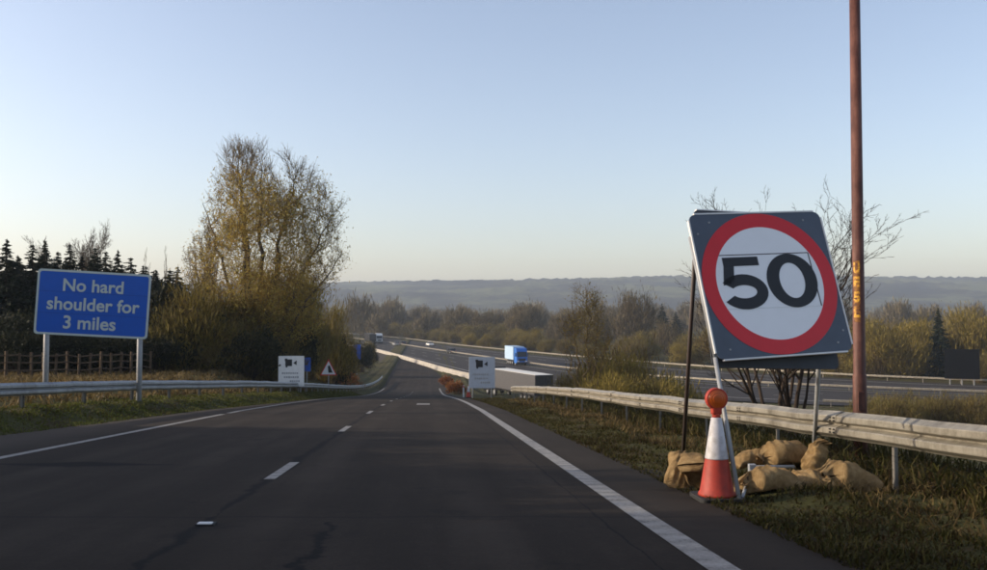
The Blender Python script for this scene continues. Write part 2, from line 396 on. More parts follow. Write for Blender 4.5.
tag(link('ground', grid_mesh('ground', ls, Ys, ground), M['turf']), kind='structure')

# hills: wooded ridge beyond the valley
def hill_h(X, Y):
    ridge = np.interp(X, [-4000, -1500, -420, 150, 500, 1000, 1500, 4000], [60, 70, 84, 93, 101, 100, 98, 80])
    t = np.clip((Y - 1250) / 1350, 0, 1); t = t * t * (3 - 2 * t)
    d = np.clip((Y - 2750) / 600, 0, 1)
    return ZV - 1.5 + t * (ridge + 12) * (1 - 0.9 * d * d)
hx = np.arange(-2600, 2601, 12.0); hy = np.concatenate([np.arange(1240, 2560, 26.0), np.arange(2560, 2800, 9.0), np.arange(2800, 3360, 60.0)])
HX, HY = np.meshgrid(hx, hy)
rg = rs(8)
bumps = (rg.rand(*HX.shape) ** 1.5 * 8 + 3 * np.sin(HX / 61.0 + HY / 40.0)).clip(0) * np.clip((HY - 1500) / 600, 0, 1)
patch = np.sin(HX / 130.0 + 1.3 * np.sin(HY / 170.0)) + np.sin(HY / 95.0 + HX / 260.0)
bumps = np.where((patch < -0.35) & (HY < 2450), 0.3, bumps)
HZ = hill_h(HX, HY) + bumps
n_, m_ = HX.shape
i_ = (np.arange(n_ - 1)[:, None] * m_ + np.arange(m_ - 1)[None]).ravel()
hm = NT('hill_woodland', 0.95, spec=0.05)
p_ = hm.pos()
hk = hm.math('ADD', hm.noise(0.006, 4, 0.5), hm.math('MULTIPLY', hm.noise(0.05, 4, 0.7), 0.35))
hm.col(hm.ramp(hk, [(0.5, (0.015, 0.014, 0.010)), (0.66, (0.036, 0.031, 0.019)), (0.80, (0.10, 0.10, 0.044))]))
tag(link('hills', np_mesh('hills', np.stack([HX, HY, HZ], -1), np.stack([i_, i_ + 1, i_ + m_ + 1, i_ + m_], 1), False), hm.m), kind='structure')

# slip road
def slip_x(Y):                                     # sideways drift of the slip road once it reaches the valley
    return -np.clip(np.asarray(Y, float) - 140, 0, None) ** 2 * 0.00085
rw = rs(3)
Yr = np.concatenate([np.arange(-30, 3, 1.0), np.arange(3, 60, 0.22), np.arange(60, 330, 2.0)])
edge_r = 2.78 + np.interp(Yr, np.arange(-30, 340, 0.6), rw.randn(617) * 0.07)
edge_l = aL(Yr) + np.interp(Yr, np.arange(-30, 340, 0.6), rw.randn(617) * 0.08)
tt = np.linspace(0, 1, 12)
Lg = edge_l[:, None] + (edge_r - edge_l)[:, None] * tt[None]
Xg = Lg - shear(Yr)[:, None] + slip_x(Yr)[:, None]
Zg = np.repeat(zr(Yr)[:, None], 12, 1)
V = np.stack([Xg, np.repeat(Yr[:, None], 12, 1), Zg], -1).reshape(-1, 3)
i_ = (np.arange(len(Yr) - 1)[:, None] * 12 + np.arange(11)[None]).ravel()
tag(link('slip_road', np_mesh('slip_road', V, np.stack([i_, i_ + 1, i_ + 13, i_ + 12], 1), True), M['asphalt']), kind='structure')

def strips(name, segs, dz, mat):
    """painted lines: list of (l0(Y), width, Y0, Y1)"""
    Vs, Fs = [], []
    for l0, w, y0, y1 in segs:
        n = max(2, int((y1 - y0) / 0.5) + 1); Yq = np.linspace(y0, y1, n)
        l = l0(Yq) if callable(l0) else np.full(n, l0)
        a = len(Vs)
        for k in range(n):
            off = float(-shear(Yq[k]) + slip_x(Yq[k])); z = float(zr(Yq[k])) + dz
            Vs += [(l[k] - w / 2 + off, Yq[k], z), (l[k] + w / 2 + off, Yq[k], z)]
            if k: Fs.append((a + 2 * k - 2, a + 2 * k - 1, a + 2 * k + 1, a + 2 * k))
    return tag(link(name, np_mesh(name, Vs, Fs), mat), kind='structure')
lines = [(1.83, 0.20, -10, 130), (-6.13, 0.17, -10, 27.2), (-6.13, 0.17, 27.9, 130)]
for k in range(13): lines.append((-1.80, 0.13, 10.35 + 8.6 * k, 12.35 + 8.6 * k))
lines.append((-1.80, 0.13, 1.7, 3.7)); lines.append((-0.15, 0.55, 37.5, 39.6))
strips('road_marking', lines, 0.005, M['mark'])

# motorway in the valley
def smooth_path(pts, n=160):
    P = np.array(pts, float); d = np.r_[0, np.cumsum(np.hypot(*np.diff(P, axis=0).T))]
    t = np.linspace(0, d[-1], n); Q = np.stack([np.interp(t, d, P[:, 0]), np.interp(t, d, P[:, 1])], 1)
    for _ in range(60):
        Q[1:-1] = 0.25 * Q[:-2] + 0.5 * Q[1:-1] + 0.25 * Q[2:]
    return Q
NEAR = smooth_path([(-190, 640), (-75, 380), (-42, 297), (-16, 205), (-4, 155), (3.5, 126), (18, 116), (49, 110), (72, 97), (110, 86), (280, 52)])
FAR = smooth_path([(-150, 660), (-38, 390), (-11, 300), (24, 215), (40, 180), (60, 150), (84, 134), (130, 118), (290, 78)])
ZM = ZV + 0.14
def mline(f): return NEAR * (1 - f) + FAR * f
def ribbon(name, f0, f1, z, mat, dash=None):
    A, B = mline(f0), mline(f1); Vs, Fs = [], []
    for k in range(len(A)):
        Vs += [(A[k, 0], A[k, 1], z), (B[k, 0], B[k, 1], z)]
        if k and (dash is None or k % dash[1] < dash[0]): Fs.append((2 * k - 2, 2 * k - 1, 2 * k + 1, 2 * k))
    return np.array(Vs), np.array(Fs)
Vs, Fs = [], []
for q in np.linspace(0, 1, 9)[:-1]:
    v, f = ribbon('', q, q + 0.125, ZM, None); Fs.append(f + sum(len(a) for a in Vs)); Vs.append(v)
tag(link('motorway', np_mesh('motorway', np.concatenate(Vs), np.concatenate(Fs), True), M['asphalt2']), kind='structure')
Vs, Fs = [], []
for q, w, dash in [(0.09, 0.006, None), (0.22, 0.004, (1, 3)), (0.34, 0.004, (1, 3)), (0.465, 0.006, None), (0.535, 0.006, None), (0.66, 0.004, (1, 3)), (0.78, 0.004, (1, 3)), (0.91, 0.006, None)]:
    v, f = ribbon('', q, q + w * 1.5, ZM + 0.02, None, dash); Fs.append(f + sum(len(a) for a in Vs)); Vs.append(v)
tag(link('motorway_marking', np_mesh('motorway_marking', np.concatenate(Vs), np.concatenate(Fs)), M['mark']), kind='structure')
v, f = ribbon('', 0.49, 0.51, ZM + 0.04, None)
tag(link('central_reservation', np_mesh('central_reservation', v, f), M['turf']), kind='structure')

# ------------------------------------------------------------------ steel safety barriers
PROF = [(0.0, 0.0), (0.012, 0.012), (0.082, 0.05), (0.085, 0.06), (0.085, 0.112), (0.078, 0.122), (0.0, 0.150), (0.0, 0.165), (0.078, 0.193), (0.085, 0.203), (0.085, 0.255), (0.082, 0.265), (0.012, 0.303), (0.0, 0.315)]
def barrier(name, label, path, side, h, mat, sec=3.2, post_gap=3.2, bolts=True, jit=0.004, post_dz=0.8, seed=1, group=None, thick=0.006, zsag=0.0, post0=0.9):
    """path: list of Vectors on the ground; the beam's face looks to the side `side` (+1 right of travel)"""
    rn = random.Random(seed)
    P = np.array([tuple(p) for p in path]); d = np.r_[0, np.cumsum(np.linalg.norm(np.diff(P, axis=0), axis=1))]
    def pt(t): return Vector([float(np.interp(t, d, P[:, k])) for k in range(3)])
    root = thing(name, label, 'safety barrier', pt(0), group=group); o0 = pt(0)
    bm = MB(); L = d[-1]; k = 0; t = 0.0
    sag = lambda t: zsag * math.sin(t * 1.9) * math.sin(t * 0.47)
    while t < L - 0.5:
        t1 = min(t + sec + 0.12, L); off = jit * (k % 2) + rn.uniform(-1, 1) * jit * 0.6; dz = rn.uniform(-1, 1) * jit * 1.5
        rows = []
        for s in np.linspace(t, t1, 4):
            p = pt(s) - o0; tn = (pt(min(s + .3, L)) - pt(max(s - .3, 0))); tn.z = 0; tn.normalize()
            nn = Vector((tn.y, -tn.x, 0)) * side
            outer = [p + nn * (a + off) + Vector((0, 0, h - 0.315 + b + dz + sag(s))) for a, b in PROF]
            inner = [p + nn * (a + off - thick) + Vector((0, 0, h - 0.315 + b + dz + sag(s))) for a, b in PROF]
            rows.append([bm.bm.verts.new(v) for v in outer + inner[::-1]])
        n = len(rows[0])
        for r0, r1 in zip(rows, rows[1:]):
            for q in range(n): bm.bm.faces.new((r0[q], r0[(q + 1) % n], r1[(q + 1) % n], r1[q]))
        bm.bm.faces.new(rows[0][::-1]); bm.bm.faces.new(rows[-1])
        if bolts:
            for ds in (0.03, 0.13):
                for a, b in ((0.089, 0.09), (0.089, 0.225)):
                    for sh_ in (-0.018, 0.018):
                        s = t + ds; p = pt(s) - o0; tn = (pt(min(s + .3, L)) - pt(max(s - .3, 0))); tn.z = 0; tn.normalize(); nn = Vector((tn.y, -tn.x, 0)) * side
                        c = p + nn * (a + off + 0.004) + Vector((0, 0, h - 0.315 + b + sh_ + dz))
                        bm.tube([c - nn * .01, c + nn * .012], 0.011, 6, 1, True, False)
        t += sec; k += 1
    bm.build('rail', [mat, M['bolt']], root)
    pm = None; t = post0; np_ = 0
    while t < L and np_ < 100:
        p = pt(t) - o0; tn = (pt(min(t + .3, L)) - pt(max(t - .3, 0))); tn.z = 0; tn.normalize(); nn = Vector((tn.y, -tn.x, 0)) * side
        if pm is None:
            b = MB()                                  # Z section post
            b.box((0, 0, (h - .06 - post_dz) / 2 ), (0.006, 0.11, h - .06 + post_dz)); b.box((0.02, .0545, (h - .06 - post_dz) / 2), (.034, .006, h - .06 + post_dz)); b.box((-0.02, -.0545, (h - .06 - post_dz) / 2), (.034, .006, h - .06 + post_dz))
            po = b.build('post', M['post'], root); pm = po.data
        else: po = link('post', pm, None, root)
        po.location = p - nn * 0.065; po.rotation_euler = (rn.uniform(-.02, .02), rn.uniform(-.02, .02), math.atan2(tn.y, tn.x) + math.pi / 2)
        t += post_gap; np_ += 1
    return root
pathR = [Vector((4.86 - shear(Y), Y, float(zr(Y)))) for Y in np.arange(1.0, 52.1, 0.8)]
barrier('crash_barrier', 'weathered pale steel crash barrier running along the right verge behind the 50 sign', pathR, -1, 0.76, M['steel'], zsag=0.012, jit=0.005, post0=2.15)
pathL = [Vector((float(barL(Y)) - shear(Y), Y, float(zr(Y)) + 0.30)) for Y in np.arange(2, 150, 1.2)]
barrier('crash_barrier', 'dull grey steel crash barrier along the left verge in front of the blue sign', pathL, 1, 0.70, M['steel2'], post_gap=3.2, bolts=False, seed=2, zsag=0.01)
def mpath(f, k0, k1, off=0.0):
    A = mline(f); return [Vector((A[k, 0], A[k, 1], ZM - 0.05)) for k in range(k0, k1)]
barrier('crash_barrier', 'long pale steel crash barrier along the far edge of the valley motorway', mpath(1.01, 20, 158), 1, 0.95, M['steel'], sec=6.4, post_gap=5.6, bolts=False, seed=3, thick=0.05)
barrier('crash_barrier', 'pale steel crash barrier in the middle of the valley motorway', mpath(0.50, 25, 150), 1, 0.85, M['steel'], sec=6.4, post_gap=6, bolts=False, seed=4, thick=0.05)
A_ = mline(-0.02); A_ = A_[(A_[:, 1] < 345) & (A_[:, 1] > 142)]
b = MB(); rows_ = []
for k in range(len(A_)):
    t_ = A_[min(k + 1, len(A_) - 1)] - A_[max(k - 1, 0)]; t_ /= np.linalg.norm(t_); n_2 = np.array([t_[1], -t_[0]])
    rows_.append([b.bm.verts.new((A_[k, 0] - A_[0, 0] + n_2[0] * o, A_[k, 1] - A_[0, 1] + n_2[1] * o, z)) for o, z in ((-.30, -.2), (-.30, .2), (-.16, .35), (-.12, .82), (.12, .82), (.16, .35), (.30, .2), (.30, -.2))])
for r0_, r1_ in zip(rows_, rows_[1:]):
    for q in range(8): b.bm.faces.new((r0_[q], r0_[(q + 1) % 8], r1_[(q + 1) % 8], r1_[q]))
b.bm.faces.new(rows_[0]); b.bm.faces.new(rows_[-1][::-1])
cb = b.build('concrete_barrier', M['concrete'], None, (A_[0, 0], A_[0, 1], ZM))
tag(cb, 'long pale concrete barrier wall between the far slip road and the motorway', 'concrete barrier')

barrier('crash_barrier', 'pale barrier on the near edge of the motorway at far right beneath the dark sign', mpath(-0.02, 112, 136), 1, 0.8, M['steel'], sec=6.4, post_gap=4, bolts=False, seed=6, thick=0.05)
# ------------------------------------------------------------------ the 50 sign
def lettering(text, size, ext, thick):
    cu = bpy.data.curves.new('lettering', 'FONT'); cu.body = text; cu.size = size; cu.extrude = ext; cu.offset = thick
    cu.align_x = 'CENTER'; cu.align_y = 'CENTER'; cu.resolution_u = 6
    o = bpy.data.objects.new('lettering', cu); C.objects.link(o)
    dg = bpy.context.evaluated_depsgraph_get(); me = bpy.data.meshes.new_from_object(o.evaluated_get(dg))
    bpy.data.objects.remove(o); bpy.data.curves.remove(cu)
    return me
def fit(me, w, h=None, cx=0.0, cy=0.0, z=0.0):
    co = np.empty(len(me.vertices) * 3, np.float32); me.vertices.foreach_get('co', co); co = co.reshape(-1, 3)
    lo, hi = co.min(0), co.max(0); s = w / (hi[0] - lo[0]); sy = s if h is None else h / (hi[1] - lo[1])
    co[:, 0] = (co[:, 0] - (lo[0] + hi[0]) / 2) * s + cx; co[:, 1] = (co[:, 1] - (lo[1] + hi[1]) / 2) * sy + cy; co[:, 2] += z
    me.vertices.foreach_set('co', co.ravel()); me.update(); return me
def rrect(w, h, r, n=5):
    out = []
    for cx, cy, a0 in ((w / 2 - r, h / 2 - r, 0), (-w / 2 + r, h / 2 - r, 90), (-w / 2 + r, -h / 2 + r, 180), (w / 2 - r, -h / 2 + r, 270)):
        for k in range(n + 1):
            a = R(a0 + 90 * k / n); out.append((cx + r * math.cos(a), cy + r * math.sin(a)))
    return out
def ring(bm, rx0, ry0, rx1, ry1, z0, z1, n=64, cx=0, cy=0, skew=0.0):
    for k in range(n):
        q = []
        for a in (2 * math.pi * k / n, 2 * math.pi * (k + 1) / n):
            q.append((math.cos(a), math.sin(a)))
        def P(r, c, z): return bm.bm.verts.new((cx + r[0] * c[0] + skew * r[1] * c[1], cy + r[1] * c[1], z))
        o, i = (rx1, ry1), (rx0, ry0)
        a, b = q
        bm.bm.faces.new((P(i, a, z1), P(o, a, z1), P(o, b, z1), P(i, b, z1)))
        bm.bm.faces.new((P(o, a, z0), P(o, b, z0), P(o, b, z1), P(o, a, z1)))
        bm.bm.faces.new((P(i, a, z0), P(i, b, z0), P(i, b, z1), P(i, a, z1)))
TL, TR, BL, BR = Vector((2.019, 9.310, 1.024)), Vector((3.512, 9.710, 1.103)), Vector((2.209, 8.890, -0.452)), Vector((3.702, 9.290, -0.374))
ctr = (TL + TR + BL + BR) / 4
u = ((TR - TL) + (BR - BL)).normalized(); v = ((TL - BL) + (TR - BR)); v = (v - u * v.dot(u)); v.normalize(); w = u.cross(v)
PW = ((TR - TL).length + (BR - BL).length) / 2; PH = ((TL - BL).length + (TR - BR).length) / 2
Rm = Matrix((u, v, w)).transposed()
base50 = Vector((ctr.x, ctr.y + 0.2, gxy(ctr.x, ctr.y + .2)))
s50 = thing('speed_sign', 'square slate grey board with red ringed 50 leaning on a metal frame by the barrier', 'road sign', base50)
def plate(name, mb, mats, parent=s50, M3=Rm, o=ctr):
    ob = mb.build(name, mats, parent); ob.matrix_local = Matrix.Translation(o - base50) @ M3.to_4x4(); return ob
b = MB(); b.prism(rrect(PW, PH, 0.07), 'z', -0.012, 0.006); bd = plate('board', b, M['slate'])
b = MB()
for sx in (-1, 1): b.box((sx * (PW / 2 + 0.008), 0, -0.006), (0.016, PH - 0.13, 0.034))
for sy in (-1, 1): b.box((0, sy * (PH / 2 + 0.008), -0.006), (PW - 0.13, 0.016, 0.034))
plate('edge_trim', b, M['white'])
RO = PW * 0.496
b = MB(); ring(b, RO * 0.80, RO * 0.80, RO, RO, 0.006, 0.010, 72); plate('red_ring', b, M['red_sheet'])
b = MB(); b.prism([(RO * .806 * math.cos(2 * math.pi * k / 64), RO * .806 * math.sin(2 * math.pi * k / 64)) for k in range(64)], 'z', 0.0055, 0.0085); plate('white_disc', b, M['white_sheet'])
# overlay patch that carries the figures, with dark strips for its edges and their shadow
def onplate(px, py):                       # photograph pixel -> plate coordinates
    d = at(px, py, 9.0); k = (ctr.dot(w)) / d.dot(w); q = d * k - ctr; return (q.dot(u), q.dot(v))
pc = [onplate(727, 309.5), onplate(821, 306), onplate(807, 253), onplate(718, 256)]
b = MB(); b.prism(pc, 'z', 0.0088, 0.0118); plate('figure_patch', b, M['white_sheet'])
b = MB()
for (p, q, wd) in ((pc[3], pc[2], 0.010), (pc[2], pc[1], 0.013)):
    p, q = Vector((*p, 0)), Vector((*q, 0)); dd = (q - p).normalized(); nn = Vector((-dd.y, dd.x, 0)) * wd / 2
    b.prism([tuple((p - nn)[:2]), tuple((q - nn)[:2]), tuple((q + nn)[:2]), tuple((p + nn)[:2])], 'z', 0.0120, 0.0135)
plate('patch_edge_shadow', b, M['darkframe'])
# figure five
def five(b, x0, x1, y0, y1):
    W_, H_ = x1 - x0, y1 - y0; T = W_ * 0.25
    X = lambda q: x0 + q * W_
    Y = lambda q: y0 + q * H_
    b.prism([(X(.12), Y(1)), (X(.92), Y(1)), (X(.92), Y(.83)), (X(.12), Y(.83))], 'z', 0.0125, 0.0155)
    b.prism([(X(.12), Y(.829)), (X(.35), Y(.829)), (X(.28), Y(.50)), (X(.04), Y(.47))], 'z', 0.0125, 0.0155)
    cx, cy, rx, ry = X(.47), Y(.335), W_ * .53, H_ * .335
    ai = [math.radians(a) for a in np.linspace(147, -148, 26)]
    for a, c in zip(ai, ai[1:]):
        r0x, r0y = rx - T, ry - T * 0.92
        b.prism([(cx + r0x * math.cos(a), cy + r0y * math.sin(a)), (cx + rx * math.cos(a), cy + ry * math.sin(a)), (cx + rx * math.cos(c), cy + ry * math.sin(c)), (cx + r0x * math.cos(c), cy + r0y * math.sin(c))], 'z', 0.0125, 0.0155)
q0, q1 = onplate(722, 308), onplate(765, 258); p5l, p5r = onplate(721, 284)[0], onplate(766, 284)[0]
h0, h1 = onplate(743, 310)[1], onplate(743, 257.5)[1]
b = MB(); five(b, p5l, p5r, h0, h1); plate('figure_five', b, M['black'])
z0l, z0r = onplate(766.5, 281)[0], onplate(816.5, 281)[0]; zc = ((z0l + z0r) / 2, (onplate(791, 308)[1] + onplate(791, 254)[1]) / 2)
zh = (onplate(791, 254)[1] - onplate(791, 308)[1]) / 2; zw = (z0r - z0l) / 2
b = MB(); ring(b, zw * 0.50, zh * 0.66, zw, zh, 0.0125, 0.0155, 48, zc[0], zc[1]); plate('figure_zero', b, M['black'])
for px_, py_ in ((-.36, .44), (.36, .44), (-.40, -.44), (.40, -.44), (-.46, 0.36), (.46, -.36)):
    b = MB(); b.tube([(px_ * PW, py_ * PH, .005), (px_ * PW, py_ * PH, .012)], .011, 10); plate('rivet', b, M['grey'])
# second board behind, showing along the top and under the bottom edge
R2 = Rm @ Matrix.Rotation(R(-4.5), 3, 'Z'); c2 = ctr - w * 0.16 - v * 0.015 + u * 0.03
b = MB(); b.prism(rrect(1.44, 1.72, 0.07), 'z', -0.01, 0.006); plate('back_board', b, M['backing'], M3=R2, o=c2)
b = MB(); b.box((-.05, .864, -.02), (1.25, 0.012, 0.06)); plate('back_board_trim', b, M['white'], M3=R2, o=c2)
# frame: legs and stays
def leg(name, p, q, r, mat):
    mb = MB(); mb.tube([p - base50, q - base50], r, 10); return mb.build(name, mat, s50)
gb = at(740, 496, 8.52); gb.z = gxy(gb.x, gb.y) - 0.02
leg('leg', TL - w * 0.03 + (BL - TL) * 0.98 - u * .005, gb, 0.022, M['grey'])
leg('leg', TL + (BL - TL) * 0.15 - w * 0.03 - u * .012, TL + (BL - TL) * 0.98 - w * 0.03 - u * .005, 0.02, M['grey'])
gr = at(682, 452, 11.6); gr.z = gxy(gr.x, gr.y) - 0.05
leg('leg', TL + (BL - TL) * 0.25 - w * 0.06 + u * .03, gr, 0.024, M['darkframe'])
gq = at(812, 412, 12.1); gq.z = gxy(gq.x, gq.y) - 0.1
leg('leg', at(819, 360, 9.75), gq, 0.026, M['grey'])
leg('cross_bar', at(752, 467, 9.7), at(794, 466.5, 10.2), 0.018, M['grey'])
b = MB(); pp = at(752, 470, 9.6); b.box(pp - base50, (0.075, 0.06, 0.13), bev=0.008); b.build('foot_bracket', M['grey'], s50)
leg('stay', at(752, 467, 9.7), gb, 0.016, M['grey'])
leg('stay', TL + (BL - TL) * 0.9 - w * .06, at(819, 366, 9.75), 0.018, M['darkframe'])

# ------------------------------------------------------------------ cones with lamps
def cone(label, loc, H=0.80, lamp=True, group=None, rz=0.1):
    r = thing('traffic_cone', label, 'traffic cone', loc, (0, 0, rz), group)
    k = H / 0.80
    b = MB(); b.prism(rrect(.44 * k, .44 * k, .05 * k), 'z', 0.0, 0.045 * k, bev=0.008 * k); b.build('base', M['rubber'], r)
    def lathe(name, prof, mat, n=32):
        b = MB(); b.tube([(0, 0, z * k) for z, q in prof], [q * k for z, q in prof], n); return b.build(name, mat, r)
    lathe('cone_body', [(0.045, .185), (0.07, .178), (0.085, .165), (0.40, .112), (0.402, .1117)], M['orange'])
    lathe('reflective_sleeve', [(0.402, .1137), (0.412, .113), (0.80, .052), (0.803, .047)], M['cone_white'])
    lathe('cone_tip', [(0.803, .043), (0.84, .038), (0.85, .03)], M['orange'])
    if lamp:
        b = MB(); b.box((0, 0, 0.875 * k), (.10 * k, .075 * k, .09 * k), bev=0.015 * k); lm = b.build('lamp_body', M['orange'], r)
        z = 0.985 * k
        b = MB(); b.tube([(0, y * k, z) for y in (-.034, -.03, .03, .034)], [q * k for q in (.100, .107, .107, .100)], 32); b.build('bezel', M['orange'], lm)
        b = MB(); b.tube([(0, y * k, z) for y in (-.052, -.050, -.046, -.044, -.040, -.038, -.03, .03, .038, .040, .044, .046, .050, .052)], [q * k for q in (.02, .045, .050, .068, .072, .086, .092, .092, .086, .072, .068, .050, .045, .02)], 32, smooth=False); b.build('lens', M['amber'], lm)
        b = MB(); b.tube([(.03 * k, 0, .91 * k), (.045 * k, .0, .93 * k)], .012 * k, 8); b.build('bolt', M['bolt'], lm)
cp = at(717, 499, 8.68); cp.z = gxy(cp.x, cp.y) + 0.005
cone('large orange and white traffic cone with a round amber lamp beside the 50 sign', cp, 0.78)
cp = at(468.5, 396, 62); cp.z = float(zr(62)) + 0.0
cone('small distant red and white traffic cone at the crest of the slip road', cp + Vector((0, 0, .02)), 0.78, False)
mp_ = at(463.5, 398, 68); mp_.z = float(zr(68)) - 0.05
r = thing('marker_post', 'thin white marker post beside the distant cone on the right verge', 'post', mp_)
b = MB(); b.box((0, 0, .46), (.11, .05, .95), bev=.01); b.build('stake', M['white'], r); b = MB(); b.box((0, -.03, .84), (.085, .012, .13)); b.build('reflector', M['red_sheet'], r)

# ------------------------------------------------------------------ sandbags
def sandbag(label, loc, L, Wd, H, rot, seed, neck=True):
    rn = random.Random(seed); nu, nv = 60, 40; Vs = []
    k1, k2, k3 = rn.uniform(0, 6), rn.uniform(0, 6), rn.uniform(.7, 1.3)
    for side in (1, -1):
        for i in range(nu):
            t = -1 + 2 * i / (nu - 1)
            wy = 1.0 - .10 * (1 - t * t) * t * t + .05 * abs(t) ** 6
            th = max(0.0, 1 - min(1, abs(t) / .95) ** 4.5) ** .55 * .95 + .05
            if neck and t > .45:
                q = min(1, (t - .45) / .30); q = q * q * (3 - 2 * q)
                wy *= 1 - .64 * q; th *= 1 - .15 * q
                if t > .80: e = (t - .80) / .20; wy *= 1 + 1.1 * e; th = max(th, .55) * (1 - e) + .34 * e
            for j in range(nv):
                v = -1 + 2 * j / (nv - 1)
                zz = th * max(0.0, 1 - abs(v) ** 3.6) ** .6
                gather = max(0, abs(t) - .35) / .65 if not neck else max(0, t + .1)
                wr = math.sin(v * 13 + k1 + math.sin(t * 4 + k2) * 1.5) * .11 * gather + math.sin(t * 11 * k3 + v * 4 + k2) * .045 + math.sin(t * 23 + v * v * 5 + k1) * .022
                p = Vector((t * L / 2 * (1 - .05 * v * v), v * wy * Wd / 2, 0))
                n1 = mnoise.noise(p * 6 + Vector((seed * 3.1, 0, 0)))
                z = side * zz * H / 2 * (1 + wr * (1.7 if side > 0 else .4) + .13 * n1 - .09 * max(0, .28 - abs(mnoise.noise(Vector((p.x * 7 + seed, p.y * 13, 3.3))))) / .28)
                z = max(z, -H * .34) + (.05 * n1 - .16 * t * t + .06 * t * math.sin(k1)) * H * 1.6
                if neck and t > .55: e = min(1, (t - .55) / .3); p.y += .035 * e * math.sin(v * 17 + k1) * Wd; z += .055 * e * math.sin(v * 14 + k2) * H * side
                p.y += .03 * Wd * math.sin(t * 5 + k2) + mnoise.noise(p * 9 + Vector((0, seed, 0))) * .018
                Vs.append((p.x, p.y, z))
    F = [(o + i * nv + j, o + i * nv + j + 1, o + (i + 1) * nv + j + 1, o + (i + 1) * nv + j) for o in (0, nu * nv) for i in range(nu - 1) for j in range(nv - 1)]
    me = bpy.data.meshes.new('sandbag'); me.from_pydata(Vs, [], F); me.update()
    bm = bmesh.new(); bm.from_mesh(me); bmesh.ops.remove_doubles(bm, verts=bm.verts, dist=.0006); bmesh.ops.recalc_face_normals(bm, faces=bm.faces); bm.to_mesh(me); bm.free()
    for p in me.polygons: p.use_smooth = True
    r = thing('sandbag', label, 'sandbag', loc, rot)
    link('sack', me, M['hessian'], r)
    if neck:
        b = MB(); t = 0.79; b.tube([(t * L / 2, .30 * Wd / 2 * math.cos(q), .40 * H / 2 * math.sin(q) - .08 * H) for q in np.linspace(0, 2 * math.pi, 14)], 0.008, 6, cap=False); b.build('tie', M['timber'], r)
    return r
def bag(px, py, Y, L, Wd, H, rot, seed, label, neck=True):
    p = at(px, py, Y); g = gxy(p.x, p.y)
    sandbag(label, Vector((p.x, p.y, max(p.z, g + H * 0.30))), L, Wd, H, rot, seed, neck)
bag(681, 467, 9.75, 0.50, .28, .24, (R(20), R(-30), R(72)), 1, 'small sandbag end on against the left rear leg of the 50 sign', False)
bag(698, 470, 9.40, 0.54, .30, .26, (R(-12), R(34), R(60)), 2, 'creased tan sandbag standing just left of the large traffic cone')
bag(755, 458, 10.9, 0.56, .30, .20, (0, 0, R(8)), 3, 'flat sandbag lying behind the cone under the crash barrier')
bag(783, 455, 10.8, 0.70, .38, .32, (R(16), R(6), R(-172)), 4, 'bright orange-tan sandbag behind the grey cross bar of the sign frame')
bag(815, 456, 10.5, 0.44, .26, .20, (R(10), R(-66), R(14)), 5, 'small sandbag propped upright below the barrier')
bag(769, 485, 9.10, 0.66, .34, .28, (R(12), R(-10), R(-168)), 6, 'sandbag with its neck open in front of the cross bar nearest the cone')
bag(810, 487, 9.30, 0.56, .34, .25, (R(8), R(3), R(165)), 7, 'shadowed sandbag in the middle of the front row')
bag(849, 481, 9.35, 0.76, .38, .33, (R(14), R(-14), R(194)), 8, 'large pale topped sandbag at the right end of the front row')

# ------------------------------------------------------------------ rusty pole with yellow letters
pb = at(860, 408, 12.6); pb.z = gxy(pb.x, pb.y)
pr = thing('pole', 'tall rust red pole with yellow letters standing behind the right crash barrier', 'pole', pb)
b = MB(); b.tube([(0, 0, -0.3), (0, 0, 1.2), (0, 0, 1.22), (0, 0, 9.5)], [.094, .092, .082, .066], 20); b.build('shaft', M['rust'], pr)
b = MB(); b.tube([(0, 0, 9.5), (0, 0, 9.56), (0, 0, 9.58)], [.07, .07, .02], 16); b.build('cap', M['rust'], pr)
b = MB(); b.box((-.02, -.098, .85), (.09, .02, .26), bev=.006); b.build('access_door', M['rust'], pr)
aim = math.atan2(-pb.y, -pb.x) - 0.30             # letters look towards the road, a little left of the camera
zt_, zb_ = at(857, 261, 12.6).z - pb.z, at(857, 322, 12.6).z - pb.z
vs_, fs_ = [], []
for i in range(25):
    for j in range(9):
        a = aim + (-.55 + 1.1 * j / 8); vs_.append((.0826 * math.cos(a), .0826 * math.sin(a), zb_ + (zt_ - zb_) * i / 24))
        if i and j: fs_.append((9 * i + j, 9 * i + j - 1, 9 * i + j - 10, 9 * i + j - 9))
link('paint_patch', np_mesh('paint_patch', vs_, fs_, True), M['stain'], pr)
for txt, py in (('U', 268), ('E', 282), ('5', 297), ('L', 312)):
    zc_ = at(857, py, 12.6).z - pb.z
    me = fit(lettering(txt, 0.12, 0.0, 0.006), 0.092, 0.150)
    bm_ = bmesh.new(); bm_.from_mesh(me)
    for q in range(-7, 8): bmesh.ops.bisect_plane(bm_, geom=bm_.verts[:] + bm_.edges[:] + bm_.faces[:], plane_co=(q * .0065, 0, 0), plane_no=(1, 0, 0))
    bm_.to_mesh(me); bm_.free()
    co = [v_.co.copy() for v_ in me.vertices]
    rr = 0.0835
    for v_, c_ in zip(me.vertices, co):
        a = aim + c_.x / rr
        v_.co = (rr * math.cos(a), rr * math.sin(a), zc_ + c_.y)
    link('letter', me, M['yellow'], pr)

